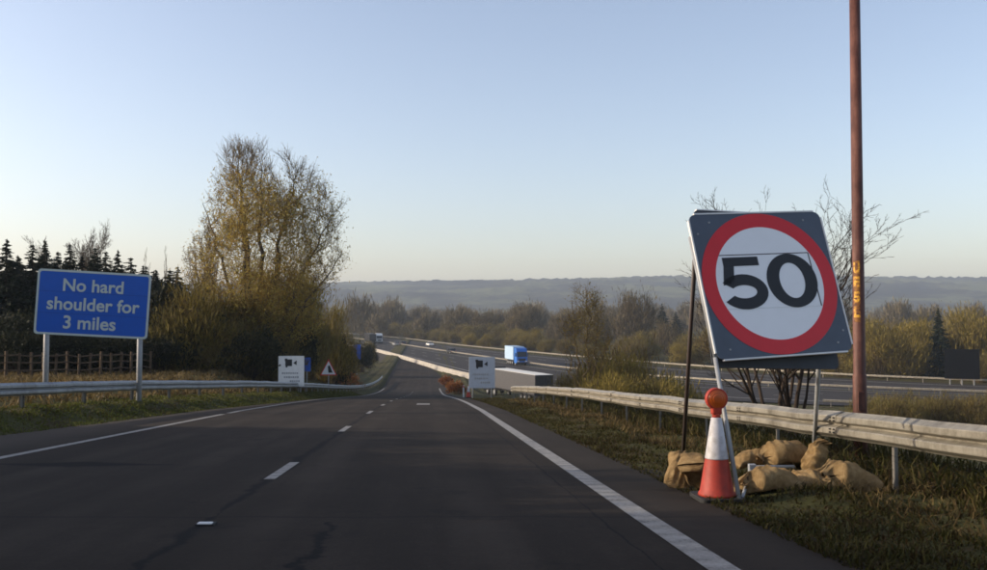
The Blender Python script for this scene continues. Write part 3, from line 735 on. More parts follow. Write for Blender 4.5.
# ------------------------------------------------------------------ blue sign
bs = at(93, 304, 28.0); gz = float(ground(bs.x + shear(28.0), 28.0))
bw, bh = 3.38, 2.02
r = thing('information_sign', 'blue board reading No hard shoulder for 3 miles on two posts behind left barrier', 'road sign', (bs.x, bs.y, gz), (0, 0, R(7)))
zc_ = bs.z - gz; tilt = Matrix.Translation((0, 0, zc_)) @ Matrix.Rotation(R(3.2), 4, 'Y') @ Matrix.Rotation(R(90), 4, 'X')
def onb(mb_or_me, name, mat):
    o = mb_or_me.build(name, mat, r) if isinstance(mb_or_me, MB) else link(name, mb_or_me, mat, r)
    o.matrix_local = tilt; return o
b = MB(); b.prism(rrect(bw, bh, .11), 'z', -0.02, 0.0); onb(b, 'panel', M['blue_sheet'])
b = MB()
o_, i_2 = rrect(bw, bh, .11), rrect(bw - .13, bh - .13, .08)
for k in range(len(o_)):
    k2 = (k + 1) % len(o_)
    b.prism([o_[k], o_[k2], i_2[k2], i_2[k]], 'z', 0.001, 0.006)
onb(b, 'border', M['letter'])
for jy in (-.34, .33):
    b = MB(); b.box((0, jy, .0022), (bw - .15, .007, .004)); onb(b, 'panel_joint', M['blue_joint'])
for txt, wd, cx, cy, hh_ in (('No hard', 1.80, -0.02, 0.55, None), ('shoulder for', 2.76, 0.02, -0.03, None), ('3 miles', 1.56, -0.06, -0.60, None)):
    onb(fit(lettering(txt, 0.5, 0.003, 0.010), wd, None, cx, cy, 0.006), 'lettering', M['letter'])
for sx in (-1.40, 1.38):
    b = MB(); top = zc_ - sx * math.sin(R(3.2)) + .55; b.tube([(sx + 0.02 * 0, 0.09, -0.6), (sx + .02, 0.09, top)], 0.082, 12); b.build('post', M['grey'], r)
for zz in (0.45, -0.45):
    b = MB(); b.box((0, zz, -0.035), (bw * .92, .05, .03)); onb(b, 'back_rail', M['grey'])

# ------------------------------------------------------------------ roadworks boards on the crest
def camera_board(label, px0, px1, py0, py1, Y, mat, ztop_only=False):
    c = at((px0 + px1) / 2, (py0 + py1) / 2, Y); wd = (px1 - px0) * Y / FPX; hg = (py1 - py0) * Y / FPX
    g = gxy(c.x, c.y)
    r = thing('roadworks_board', label, 'road sign', (c.x, c.y, g), (0, 0, R(3)))
    z = c.z - g
    b = MB(); b.box((0, 0, z), (wd, .03, hg), bev=.01); b.build('panel', mat, r)
    b = MB(); a = .03
    b.box((-wd * .10, -.02, z + hg * .28), (wd * .26, .006, hg * .22)); b.box((-wd * .20, -.02, z + hg * .375), (wd * .10, .006, hg * .08))
    b.prism([(wd * .08, z + hg * .27), (wd * .21, z + hg * .36), (wd * .21, z + hg * .20)], 'y', -.023, -.017)
    b.box((-wd * .18, -.02, z + hg * .15), (wd * .07, .006, hg * .05))
    b.build('camera_symbol', M['black'], r)
    rn = random.Random(int(px0))
    for row, (y_, n, x0) in enumerate(((-.06, 8, -.36), (-.19, 7, -.28), (-.32, 5, -.05))):
        b = MB(); x = x0 * wd
        for k in range(n):
            ww = wd * rn.uniform(.045, .075); b.box((x + ww / 2, -.02, z + hg * y_), (ww, .006, hg * rn.uniform(.045, .07))); x += ww + wd * .022
        b.build('wording', M['grey'], r)
    for sx in (-.36, .36):
        b = MB(); b.tube([(sx * wd, .05, -.4), (sx * wd, .05, z + hg * .4)], .04, 8); b.build('post', M['grey'], r)
camera_board('white camera warning board standing behind the left crash barrier under the big tree', 278.5, 304, 356, 386.5, 56, M['white'])
camera_board('white camera warning board with painted shade at the end of the right crash barrier', 469, 495, 357, 388, 55, M['board_shaded'])
# triangular warning sign
tc = at(328.5, 367.5, 73); g = gxy(tc.x, tc.y)
r = thing('warning_sign', 'small white triangular warning sign in the shade of the roadside trees', 'road sign', (tc.x, tc.y, g), (0, 0, R(4)))
z = tc.z - g; q = 0.68
b = MB(); b.prism([(-q, z - .63), (q, z - .63), (0, z + .68)], 'y', 0, .02); b.build('panel', M['red_sheet'], r)
b = MB(); b.prism([(-q * .84, z - .555), (q * .84, z - .555), (0, z + .53)], 'y', -.006, -.001); b.build('face', M['white_sheet'], r)
b = MB(); b.prism([(.0, z - .42), (.34, z - .42), (.10, z + .20), (-.06, z + .10)], 'y', -.013, -.007); b.build('symbol', M['black'], r)
b = MB(); b.tube([(0, .05, -.4), (0, .05, z + .2)], .035, 8); b.build('post', M['grey'], r)
# two narrow blue boards among the trees, seen nearly edge on
for px, py, Y, wd, hg, lab in ((307, 364.5, 62, .50, .95, 'small blue board peeping out behind the white camera board on the left'), (357, 352, 117, .95, 1.9, 'narrow blue board at the foot of the trees beside the road bend')):
    c = at(px, py, Y); g = gxy(c.x, c.y); z = c.z - g
    r = thing('blue_board', lab, 'road sign', (c.x, c.y, g), (0, 0, R(20)))
    b = MB(); b.box((0, 0, z), (wd, .03, hg), bev=.01); b.build('panel', M['blue_sheet'], r)
    b = MB(); b.tube([(0, .05, -.4), (0, .05, z + hg * .4)], .04, 8); b.build('post', M['grey'], r)
# road stud
st = at(206, 523, 7.25)
r = thing('road_stud', 'white reflecting road stud on the centre joint of the slip road', 'road stud', (st.x, st.y, float(zr(7.25))))
b = MB(); b.box((0, 0, .006), (.15, .10, .022), bev=.006); b.build('housing', M['rubber'], r)
b = MB(); b.box((0, -.02, .017), (.115, .055, .016), bev=.005); b.build('reflector', M['white'], r)

# ------------------------------------------------------------------ timber fence in the left field
r0 = at(-8, 378, 43); r1 = at(150, 376, 52)
fr = thing('timber_fence', 'weathered wooden post and rail fence across the field behind the blue sign', 'fence', (r0.x, r0.y, gxy(r0.x, r0.y)))
o0 = Vector(fr.location); dv = r1 - r0; dv.z = 0; n = 14
tops = []
for k in range(n + 1):
    p = r0 + dv * (k / n); p.z = gxy(p.x, p.y); tops.append(p.copy())
    b = MB(); b.box((0, 0, .55), (.11, .11, 1.5 + .08 * math.sin(k * 2.3)), bev=.01); po = b.build('post', M['timber'], fr); po.location = p - o0; po.rotation_euler = (0.03 * math.sin(k), 0.03 * math.cos(k * 1.7), k)
for hgt in (0.42, 0.80, 1.15):
    b = MB(); b.tube([t_ - o0 + Vector((0, -.08, hgt + .03 * math.sin(i * 3 + hgt))) for i, t_ in enumerate(tops)], .04, 5, smooth=False); b.build('rail', M['timber'], fr)
# ------------------------------------------------------------------ trees and shrubs
def tubes_np(segs, n):
    A = np.array([s[0] for s in segs]); B = np.array([s[1] for s in segs]); ra = np.array([s[2] for s in segs]); rb = np.array([s[3] for s in segs])
    d = B - A; d /= np.linalg.norm(d, axis=1, keepdims=True) + 1e-9
    ref = np.where(np.abs(d[:, 2:3]) < 0.9, [[0, 0, 1.0]], [[1.0, 0, 0]]); x = np.cross(d, ref); x /= np.linalg.norm(x, axis=1, keepdims=True) + 1e-9; y = np.cross(d, x)
    a = 2 * np.pi * np.arange(n) / n; c, s = np.cos(a), np.sin(a)
    rg_ = x[:, None] * c[None, :, None] + y[:, None] * s[None, :, None]
    V = np.stack([A[:, None] + rg_ * ra[:, None, None], B[:, None] + rg_ * rb[:, None, None]], 1).reshape(-1, 3)
    base = (np.arange(len(segs)) * 2 * n)[:, None]; k = np.arange(n)[None]; k2 = (k + 1) % n
    F = np.stack([base + k, base + k2, base + n + k2, base + n + k], -1).reshape(-1, 4)
    return V, F
def cards_np(P, size, rg_, aspect=1.0, up=0.0, outward=None):
    n = len(P); d = rg_.randn(n, 3)
    if outward is not None: d = d * 0.5 + outward
    d[:, 2] += up; d /= np.linalg.norm(d, axis=1, keepdims=True) + 1e-9
    e = np.cross(d, rg_.randn(n, 3)); e /= np.linalg.norm(e, axis=1, keepdims=True) + 1e-9
    s = (size * (0.6 + 0.8 * rg_.rand(n)))[:, None]
    a, b = d * s * aspect / 2, e * s / 2
    V = np.stack([P - a - b * .6, P - a * .2 + b, P + a, P - a * .1 - b], 1).reshape(-1, 3)
    return V, np.arange(4 * n).reshape(-1, 4)
def join(parts):
    Vs, Fs, o = [], [], 0
    for v, f in parts: Vs.append(v); Fs.append(f + o); o += len(v)
    return np.concatenate(Vs), np.concatenate(Fs)
def grow(seed, stems, lev, wob=0.16, trop=0.08, ratio=0.55, kids=2.0, ang=0.65, start=0.25, minr=0.006):
    """stems: list of (base, direction, length, radius); returns thick and thin segments and the twig tips"""
    rn = random.Random(seed); thick, thin, tips = [], [], []
    def br(p, d, L, r, lv):
        n = max(3, min(12, int(L / 0.35)))
        if lv == 0: n = 3
        step = L / n; rr = r
        for i in range(n):
            d = Vector((d.x + rn.gauss(0, wob), d.y + rn.gauss(0, wob), d.z + rn.gauss(0, wob) + trop)).normalized()
            q = p + d * step; r2 = max(minr * 0.6, r * (1 - 0.80 * (i + 1) / n))
            (thick if rr > 0.03 else thin).append((tuple(p), tuple(q), rr, r2))
            p = q; rr = r2
            if lv > 0 and (i + 1) / n > start:
                m = int(kids) + (1 if rn.random() < kids - int(kids) else 0)
                for _ in range(m):
                    ax = d.orthogonal().normalized(); ax.rotate(Matrix.Rotation(rn.uniform(0, 6.283), 3, d))
                    nd = d.copy(); nd.rotate(Matrix.Rotation(rn.gauss(ang, 0.16), 3, ax))
                    br(p, nd, L * ratio * rn.uniform(0.7, 1.15) * (1 - 0.45 * i / n), max(minr, r2 * 0.62), lv - 1)
        tips.append(tuple(p))
    for b0, d0, L0, R0 in stems: br(Vector(b0), Vector(d0).normalized(), L0, R0, lev)
    return thick, thin, tips
def norm_tree(thick, thin, tips, H, Wd=None):
    Z = max(p[2] for p in tips); k = H / Z; kx = k
    if Wd:
        xs = sorted(p[0] for p in tips); kx = Wd / (xs[int(len(xs) * .99)] - xs[int(len(xs) * .01)])
    f = lambda p: (p[0] * kx, p[1] * kx, p[2] * k)
    return [(f(a), f(b), r, q) for a, b, r, q in thick], [(f(a), f(b), r, q) for a, b, r, q in thin], [f(p) for p in tips]
def tree(name, label, cat, loc, thick, thin, tips, mt, mc, mbud, leaf=None, group=None, ntr=8, ntw=3):
    """trunk (thick limbs) and crown (twigs and buds) under one Empty"""
    r = thing(name, label, cat, loc, group=group)
    if thick: link('trunk', np_mesh('trunk', *tubes_np(thick, ntr), True), mt, r)
    parts = [tubes_np(thin, ntw)]; mi = [np.zeros(len(parts[0][1]), int)]
    if leaf:
        parts.append(leaf); mi.append(np.ones(len(leaf[1]), int))
    V, F = join(parts)
    link('crown', np_mesh('crown', V, F, False, np.concatenate(mi)), [mc, mbud], r)
    return r

# the big budding tree over the left verge
def fill_tree(seed, H, prof, stems, npts, sub=4, minr=.010, sublen=.8):
    """branches grown towards points spread through a crown outline; prof rows are (height, left x, right x)"""
    rg_ = rs(seed); prof = np.array(sorted(prof))
    thick, nodes = [], []
    for k, (x0, y0, x1, y1, h1, r0) in enumerate(stems):
        n = 16; p = np.array([x0, y0, 0.0])
        for i in range(1, n + 1):
            t = i / n; q = np.array([x0 + (x1 - x0) * t ** 1.4, y0 + (y1 - y0) * t ** 1.4, h1 * t]) + rg_.randn(3) * [.10, .10, .03]
            thick.append((tuple(p), tuple(q), r0 * (1 - (i - 1) / n) + .02, r0 * (1 - i / n) + .02)); p = q
            if t > .15: nodes.append((q, r0 * (1 - t) + .02))
    z = prof[0, 0] + (prof[-1, 0] - prof[0, 0]) * rg_.rand(npts) ** .85
    xl, xr = np.interp(z, prof[:, 0], prof[:, 1]), np.interp(z, prof[:, 0], prof[:, 2])
    rad = (xr - xl) / 2; a = rg_.rand(npts) * 6.283; q = np.sqrt(rg_.rand(npts)) * (.86 + .22 * rg_.rand(npts))
    P = np.stack([(xl + xr) / 2 + rad * q * np.cos(a), rad * .9 * q * np.sin(a), z], 1)
    P = P[np.array([mnoise.noise(Vector(p) * .42 + Vector((seed, 0, 0))) > -.16 for p in P])]; npts = len(P)
    N = np.zeros((len(nodes) + npts * 2, 3)); Rn = np.zeros(len(N)); m = len(nodes)
    N[:m] = [k[0] for k in nodes]; Rn[:m] = [k[1] for k in nodes]
    d0 = np.array([np.min(np.linalg.norm(N[:m] - p, axis=1)) for p in P])
    thin, tips, mids = [], [], []
    for p in P[np.argsort(d0)]:
        dv = p - N[:m]; d = np.linalg.norm(dv, axis=1) + np.where(dv[:, 2] < .15 * np.hypot(dv[:, 0], dv[:, 1]) + .1, 4.0, 0)
        k = int(np.argmin(d)); b0 = N[k]; r0 = max(minr, min(Rn[k] * .72, .05))
        md = b0 * .5 + p * .5 + np.array([0, 0, -.06 * np.linalg.norm(p - b0)]) + rg_.randn(3) * .06
        (thick if r0 > .03 else thin).append((tuple(b0), tuple(md), r0, r0 * .8)); thin.append((tuple(md), tuple(p), r0 * .8, r0 * .62))
        N[m] = md; Rn[m] = r0 * .8; N[m + 1] = p; Rn[m + 1] = r0 * .62; m += 2
        mids.append(md); tips.append(p)
        dr = (p - b0) / (np.linalg.norm(p - b0) + 1e-6)
        for _ in range(sub):
            o = md + (p - md) * rg_.rand(); e = dr * .8 + rg_.randn(3) * .42 + [0, 0, .75]; e /= np.linalg.norm(e); L = sublen * (.5 + .8 * rg_.rand())
            t1 = o + e * L * .5; e2 = e + rg_.randn(3) * .25 + [0, 0, .15]; e2 /= np.linalg.norm(e2); t2 = t1 + e2 * L * .5
            thin += [(tuple(o), tuple(t1), minr, minr * .8), (tuple(t1), tuple(t2), minr * .8, minr * .5)]; tips.append(t2); mids.append(t1)
    return thick, thin, np.array(tips), np.array(mids)
def big_tree():
    Y = 62.0; base = at(256, 372, Y); base.z = gxy(base.x, base.y) - 0.2
    k = Y / FPX; X = lambda px: (px - 256) * k
    Zp = lambda py: at(256, py, Y).z - base.z
    rows = [(149, 220, 266), (156, 220, 290), (166, 220, 304), (178, 219, 319), (190, 213, 332), (212, 202, 343), (238, 192, 349), (262, 184, 347), (290, 186, 336), (318, 200, 322), (338, 215, 310)]
    prof = [(Zp(y), X(l), X(r_)) for y, l, r_ in rows]; H = Zp(148)
    stems = [(-.3, 0, X(232), .6, Zp(156), .30), (.2, .3, X(262), -.8, Zp(160), .27), (.5, -.2, X(292), .5, Zp(168), .25), (-.7, .2, X(205), -.7, Zp(205), .19), (.9, .2, X(330), .4, Zp(215), .19), (0, -.5, X(248), -2.2, Zp(180), .2), (.3, .6, X(280), 2.4, Zp(180), .2), (-.9, -.2, X(192), 1.0, Zp(250), .12), (1.1, 0, X(343), -.8, Zp(255), .12)]
    thick, thin, T, mid = fill_tree(5, H, prof, stems, 2300, 4, .0105, .95)
    rg_ = rs(12)
    fz = T[:, 2] / H
    w1 = np.where(fz > .78, .25, 1.0); P1 = T[rg_.choice(len(T), 9000, p=w1 / w1.sum())] + rg_.randn(9000, 3) * .04
    cx = np.abs(mid[:, 0] - X(268)); w2 = np.clip(1.15 - mid[:, 2] / H, .02, 1) * np.clip(1.2 - cx / 5.2, .05, 1) * (mid[:, 2] < H * .88)
    P2 = mid[rg_.choice(len(mid), 44000, p=w2 / w2.sum())] + rg_.randn(44000, 3) * .38
    lv = join([cards_np(P1, np.full(len(P1), .042), rg_, 2.6, .6), cards_np(P2, np.full(len(P2), .052), rg_, 4.0, 1.0)])
    return tree('budding_tree', 'tall broad tree with bare grey top and olive-orange budding crown above the left verge', 'tree', base, thick, thin, None, M['bark'], M['bark_pale'], M['catkin'], lv)
big_tree()

def shrub_data(seed, w, h, ntw, nleaf, leaf, aspect=1.0, up=0.3, flat=0.0):
    """stems and leaves of a rounded shrub of width w and height h, standing at the origin"""
    rg_ = rs(seed); segs = []
    nc = 26
    th = rg_.rand(nc) * 6.283; ph = np.arccos(rg_.rand(nc) * .95); rr = (0.55 + 0.45 * rg_.rand(nc))
    cl = np.stack([np.cos(th) * np.sin(ph) * w / 2 * rr, np.sin(th) * np.sin(ph) * w / 2 * rr, h * (.22 + .70 * np.cos(ph) * rr)], 1)
    for k in range(ntw):
        c = cl[rg_.randint(nc)] + rg_.randn(3) * [w * .09, w * .09, h * .07]
        a = np.array([c[0] * .18 + rg_.randn() * .12 * w * .3, c[1] * .18 + rg_.randn() * .12 * w * .3, 0.0]); m = a * .45 + c * .55 + [0, 0, h * .10]; r_ = 0.012 + 0.035 * rg_.rand() * h / 5
        segs += [(tuple(a), tuple(m), r_, r_ * .7), (tuple(m), tuple(c), r_ * .7, r_ * .25)]
    P = cl[rg_.randint(nc, size=nleaf)] + rg_.randn(nleaf, 3) * [w * .105, w * .105, h * .085]; P[:, 2] = np.abs(P[:, 2])
    out = P * [1, 1, .5]; out /= np.linalg.norm(out, axis=1, keepdims=True) + 1e-6
    return segs, cards_np(P, np.full(nleaf, leaf), rg_, aspect, up, out * .6)
PROTO = {}
def shrub(key, label, loc, sc=1.0, group=None, cat='shrub', name='shrub', rz=None, sz=None, wide=1.0):
    p = PROTO[key]
    r = thing(name, label, cat, loc, (0, 0, random.uniform(0, 6.28) if rz is None else rz), group)
    r.scale = (sc * wide, sc * wide, sc * (sz or random.uniform(.88, 1.12)))
    link('trunk', p[0], None, r); link('crown', p[1], None, r)
    return r
def proto(key, seed, w, h, ntw, nleaf, leaf, aspect, up, mb, ml):
    segs, lv = shrub_data(seed, w, h, ntw, nleaf, leaf, aspect, up)
    a = np_mesh('trunk', *tubes_np(segs, 3)); a.materials.append(mb); c = np_mesh('crown', *lv); c.materials.append(ml); PROTO[key] = (a, c)
for k in range(3):
    proto('dark%d' % k, 20 + k, 4.6, 4.4, 60, 9000, .13, 1.7, .2, M['bark_dark'], M['evergreen'])
    proto('brown%d' % k, 30 + k, 4.4, 4.2, 170, 8000, .038, 8.0, 1.2, M['bark_pale'], M['brush'])
    proto('olive%d' % k, 40 + k, 4.8, 4.0, 150, 8500, .042, 7.0, 1.0, M['bark_pale'], M['brush_green'])
    proto('grey%d' % k, 50 + k, 6.0, 8.5, 190, 5200, .07, 9.0, 1.6, M['bark'], M['grey_twig'])
proto('rust0', 60, 1.6, 1.1, 50, 1500, .07, 2.0, .4, M['bark_pale'], M['rust_leaf'])

# conifers
def conifer_mesh(seed, h, w, nw=42, nb=17, dens=22):
    rg_ = rs(seed); P, D = [], []
    segs = [((0, 0, 0), (0, 0, h * .5), h * .016, h * .010), ((0, 0, h * .5), (0, 0, h), h * .010, .012)]
    for i in range(nw):
        f = (i + .5) / nw; z = h * (.06 + .93 * f); rad = w / 2 * (1 - f) ** .95 * (0.7 + .5 * rg_.rand()) + .05
        for k in range(max(5, int(nb * (1 - .5 * f)))):
            a = rg_.rand() * 6.283; L = rad * (.55 + .65 * rg_.rand()); t = rg_.rand(dens) ** .7; z = h * (.06 + .93 * np.clip(f + rg_.randn() * .022, 0, 1))
            x = np.cos(a) * L * t; y = np.sin(a) * L * t; zz = z - t * L * .42 + (t ** 3) * L * .16
            P.append(np.stack([x, y, zz], 1) + rg_.randn(dens, 3) * .10 * (h / 10) * (1.1 - f)); D.append(np.tile([np.cos(a), np.sin(a), -.2], (dens, 1)))
    P = np.concatenate(P); D = np.concatenate(D)
    a = np_mesh('trunk', *tubes_np(segs, 7), True); a.materials.append(M['bark_dark'])
    c = np_mesh('crown', *cards_np(P, .24 * h / 10 * np.clip(1.15 - P[:, 2] / h, .25, 1), rg_, 2.4, 0.0, D * 1.2)); c.materials.append(M['needle']); return a, c
for k in range(3): PROTO['conifer%d' % k] = conifer_mesh(70 + k, 10.0, 5.4 + .7 * k)
def conifer(px, pytop, Y, label, group=None, k=0, wide=1.0):
    p = at(px, pytop, Y); g = gxy(p.x, p.y); s = (p.z - g) / 10.0
    r = shrub('conifer%d' % k, label, (p.x, p.y, g - .1), s, group, 'tree', 'conifer', sz=1.0); r.scale = (s * wide, s * wide, s); return r
tops_l = [(-42, 250, 62), (-26, 242, 60), (-8, 255, 58), (7, 237, 57), (20, 256, 60), (33, 243, 58), (45, 238, 60), (58, 250, 63), (70, 243, 62), (82, 254, 60), (95, 246, 63), (106, 250, 61), (118, 248, 63), (131, 256, 66), (143, 264, 66), (156, 268, 68), (168, 272, 70)]
for k, (px, py, Y) in enumerate(tops_l):
    conifer(px, py, Y, 'dark conifer in the dense row behind the blue sign', 'conifers in the dark row on the left', k % 3, 1.05 + .3 * (k % 2))
for k, px in enumerate(range(-30, 184, 8)):
    conifer(px, 262 + 9 * math.sin(k * 1.9) + (px > 120) * 10, 70 + 3 * math.sin(k * 2.7), 'dark conifer in the dense row behind the blue sign', 'conifers in the dark row on the left', k % 3, 1.55 + .3 * math.sin(k * 3.1))
# added hedge, unseen left of the view, put in to shade the near road
for k in range(17):
    Yq = -7.0 + 1.62 * k; x = -12.9 - .022 * max(0, Yq) ** 1.9 + .5 * math.sin(k * 2.2); hgt = (5.3 if Yq < 6.8 else 4.25) + .35 * math.sin(k * 1.37) + .02 * max(0, Yq)
    shrub('dark%d' % (k % 3), 'added evergreen bush, unseen left of the view, shading the near road', (x, Yq, gxy(x, Yq) - .1), hgt / 4.2, 'added evergreen hedge shading the near road', sz=1.0, wide=.72)
# dark undergrowth along the left wood and beneath the big tree
G_und = 'dark bushes along the foot of the left wood'
for k, (px, py, Y, s) in enumerate([(-15, 300, 52, 1.1), (8, 312, 54, 1.0), (30, 306, 53, 1.1), (56, 310, 55, 1.0), (80, 308, 55, 1.1), (104, 312, 56, 1.0), (128, 306, 57, 1.1), (150, 300, 58, 1.15), (168, 288, 60, 1.2), (186, 300, 58, 1.2), (20, 330, 50, .8), (66, 332, 52, .8), (112, 328, 53, .8), (160, 326, 55, .9)]):
    p = at(px, py, Y); g = gxy(p.x, p.y); s = (p.z - g) / 4.3
    shrub('dark%d' % (k % 3), 'dark evergreen bush at the foot of the conifer row', (p.x, p.y, g - .1), max(s, .5), G_und)
G_base = 'dark bushes under the big budding tree'
for k, (px, py, Y) in enumerate([(205, 300, 59), (228, 308, 57), (270, 318, 60), (290, 306, 76), (310, 312, 86), (334, 326, 98), (300, 322, 80), (325, 334, 95), (345, 342, 112), (248, 322, 57)]):
    p = at(px, py, Y); g = gxy(p.x, p.y)
    shrub(('dark%d' if k % 3 == 0 or px > 320 else 'brown%d') % (k % 3), 'dark bush beneath the big budding tree', (p.x, p.y, g - .15), (p.z - g) / 4.3, G_base, wide=.5 if px > 280 else .9)
G_or = 'orange-brown bushes around the big budding tree'
for k, (px, py, Y) in enumerate([(172, 282, 57), (196, 270, 58), (222, 268, 60), (283, 262, 80), (304, 276, 86), (328, 290, 92), (341, 308, 108)]):
    p = at(px, py, Y); g = gxy(p.x, p.y)
    shrub(('olive%d' if k % 2 else 'brown%d') % (k % 3), 'budding orange-brown bush beside the big tree', (p.x, p.y, g - .15), (p.z - g) / 4.1, G_or, wide=.42 if px > 325 else .55 if px > 270 else .8)
for k, (px, py, Y) in enumerate([(362, 336, 160), (367, 339, 182), (371, 341, 206)]):
    p = at(px, py, Y); g = gxy(p.x, p.y)
    shrub(('dark%d', 'brown%d')[k % 2] % (k % 3), 'shaded bush lining the left side of the slip road beyond the bend', (p.x, p.y, g - .15), (p.z - g) / 4.2, 'bushes lining the far slip road', wide=.55)
p = at(346, 370, 106); g = gxy(p.x, p.y); shrub('rust0', 'small rust-orange bush beside the triangular warning sign', (p.x, p.y, g), (p.z - g) / 1.05)
for px, py, Y, l_ in ((447, 374, 140, 'taller rust-brown bush at the far bend left of the right camera board'), (457, 379, 100, 'low rust-brown bush touching the distant marker post'), (452, 381, 118, 'low rust-brown bush between the taller rust bush and the marker post')):
    p = at(px, py, Y); g = gxy(p.x, p.y); shrub('rust0', l_, (p.x, p.y, g - .05), max(.8, (p.z - g) / 1.05), wide=.75)

# slender bare trees on the left skyline
def bare(label, px, pytop, Y, seed, stems_n, spread, lev=3, mt='bark', mc='bark', kids=1.5, ratio=.5, leafn=0, rad=.12, wob=.15, name='bare_tree', ang=.55, minr=.008, bud='bud_pale', Wpx=0, start=.25):
    p = at(px, pytop, Y); g = gxy(p.x, p.y); H = p.z - g
    rn = random.Random(seed); stems = []
    for k in range(stems_n):
        a = 6.283 * k / stems_n + rn.uniform(-.4, .4); sp = spread * rn.uniform(.4, 1.1)
        stems.append(((math.cos(a) * .12, math.sin(a) * .12, 0), (math.cos(a) * sp, math.sin(a) * sp, 1), H * rn.uniform(.62, .9), rad * rn.uniform(.7, 1.1)))
    thick, thin, tips = grow(seed, stems, lev, wob, .07, ratio, kids, ang, start, minr)
    thick, thin, tips = norm_tree(thick, thin, tips, H, Wpx * Y / FPX if Wpx else None)
    lf = None
    if leafn:
        rg_ = rs(seed); mid = np.array([s[1] for s in thin]); P = mid[rg_.randint(len(mid), size=leafn)] + rg_.randn(leafn, 3) * .08
        lf = cards_np(P, np.full(leafn, .055), rg_, 2.0)
    return tree(name, label, 'tree', (p.x, p.y, g - .15), thick, thin, tips, M[mt], M[mc], M[bud], lf)
bare('leafless round topped tree rising above the conifers behind the blue sign', 77, 214, 78, 21, 6, .34, 3, Wpx=78, kids=2.0, ratio=.45, minr=.015, rad=.14)
bare('thin leafless tree between the conifers and the big tree', 158, 244, 74, 22, 3, .22, 3, Wpx=26, kids=1.2, ratio=.4, minr=.014, rad=.08)
bare('pale budding side tree leaning left of the big tree', 200, 205, 66, 23, 5, .35, 3, Wpx=56, mc='bark_pale', kids=1.4, ratio=.42, leafn=5000, minr=.012, rad=.11)
# bare trees by the right barrier
bare('leafless many stemmed tree behind the 50 sign and the right barrier', 782, 168, 17.5, 34, 12, .55, 3, Wpx=205, mt='bark_dark', mc='bark_dark', kids=1.5, ratio=.42, rad=.050, minr=.0045, wob=.12, start=.3)
def sapling():
    Y = 58.0; base = at(586, 388, Y); base.z = gxy(base.x, base.y) - .1; k = Y / FPX
    X = lambda px: (px - 586) * k
    Zp = lambda py: at(586, py, Y).z - base.z
    prof = [(Zp(y), X(l), X(r_)) for y, l, r_ in ((291, 570, 596), (305, 564, 604), (325, 560, 612), (348, 560, 614), (370, 566, 606))]
    st = [(-.2, 0, X(572), .3, Zp(300), .075), (.1, .1, X(588), -.3, Zp(294), .085), (.25, -.1, X(600), .2, Zp(308), .07), (-.3, 0, X(562), -.3, Zp(330), .05), (.35, .1, X(610), .3, Zp(332), .05)]
    thick, thin, T, mid = fill_tree(33, Zp(291), prof, st, 230, 4, .009, .8)
    rg_ = rs(3); P = mid[rg_.randint(len(mid), size=2600)] + rg_.randn(2600, 3) * .16
    tree('bare_tree', 'budding ochre sapling rising above the middle of the right crash barrier', 'tree', base, thick, thin, None, M['bark_pale'], M['bark_pale'], M['brush_green'], cards_np(P, np.full(2600, .05), rg_, 2.4))
sapling()
G_sl = 'brown shrubs on the bank between slip road and motorway'
for k, (px, py, Y) in enumerate([(606, 344, 60), (622, 336, 66), (640, 343, 60), (612, 358, 50), (655, 346, 70), (634, 362, 52), (668, 354, 66), (566, 366, 62), (684, 362, 64), (648, 366, 54)]):
    p = at(px, py, Y); g = gxy(p.x, p.y)
    shrub(('brown%d' if k % 3 else 'olive%d') % (k % 3), 'brown budding shrub on the bank behind the middle of the right barrier', (p.x, p.y, g - .1), (p.z - g) / 4.2 * .95, G_sl, wide=.85)

# vegetation beyond the motorway
def beyond(k, off):
    a, c = FAR[k], FAR[min(k + 1, len(FAR) - 1)]; t = (c - a) / (np.linalg.norm(c - a) + 1e-9); n = np.array([-t[1], t[0]]);
    if n[1] < 0 and n[0] < 0: n = -n
    return a + n * off
rb = random.Random(9)
cnt = 0
for k in range(26, 156, 3):
    for off in (9, 17):
        q = beyond(k + rb.randint(-1, 1), off + rb.uniform(-3, 3)); kind = rb.choice(['brown', 'olive', 'brown'] if k < 95 else ['olive', 'olive', 'brown'])
        s = rb.uniform(.95, 1.5) if off < 12 else rb.uniform(1.4, 2.2)
        if k > 95: s *= 1.45
        shrub(kind + str(rb.randint(0, 2)), 'brown scrub bush in the thick hedge beyond the valley motorway', (q[0], q[1], ZV - .1), s, 'scrub bushes beyond the motorway')
for k in range(24, 156, 4):
    q = beyond(k, 34 + rb.uniform(-6, 10)); s = rb.uniform(1.5, 2.15)
    shrub(rb.choice(['grey0', 'grey1', 'grey2']), 'grey-brown leafless tree in the belt behind the motorway scrub', (q[0], q[1], ZV - .1), s if k < 90 else s * .62, 'leafless trees behind the motorway scrub', 'tree', 'bare_tree')
for k, px in enumerate(range(862, 1034, 8)):
    Yq = 172 + 14 * math.sin(k * 2.1); p = at(px, 321 + 6 * math.sin(k * 1.7) - (px > 960) * 8 + (14 if 918 < px < 956 else 0), Yq)
    shrub('olive%d' % (k % 3) if k % 4 else 'brown%d' % (k % 3), 'olive-brown hedge bush behind the dark sign at far right', (p.x, p.y, ZV - .1), (p.z - ZV) / 4.0, 'hedge bushes at far right', wide=.8)
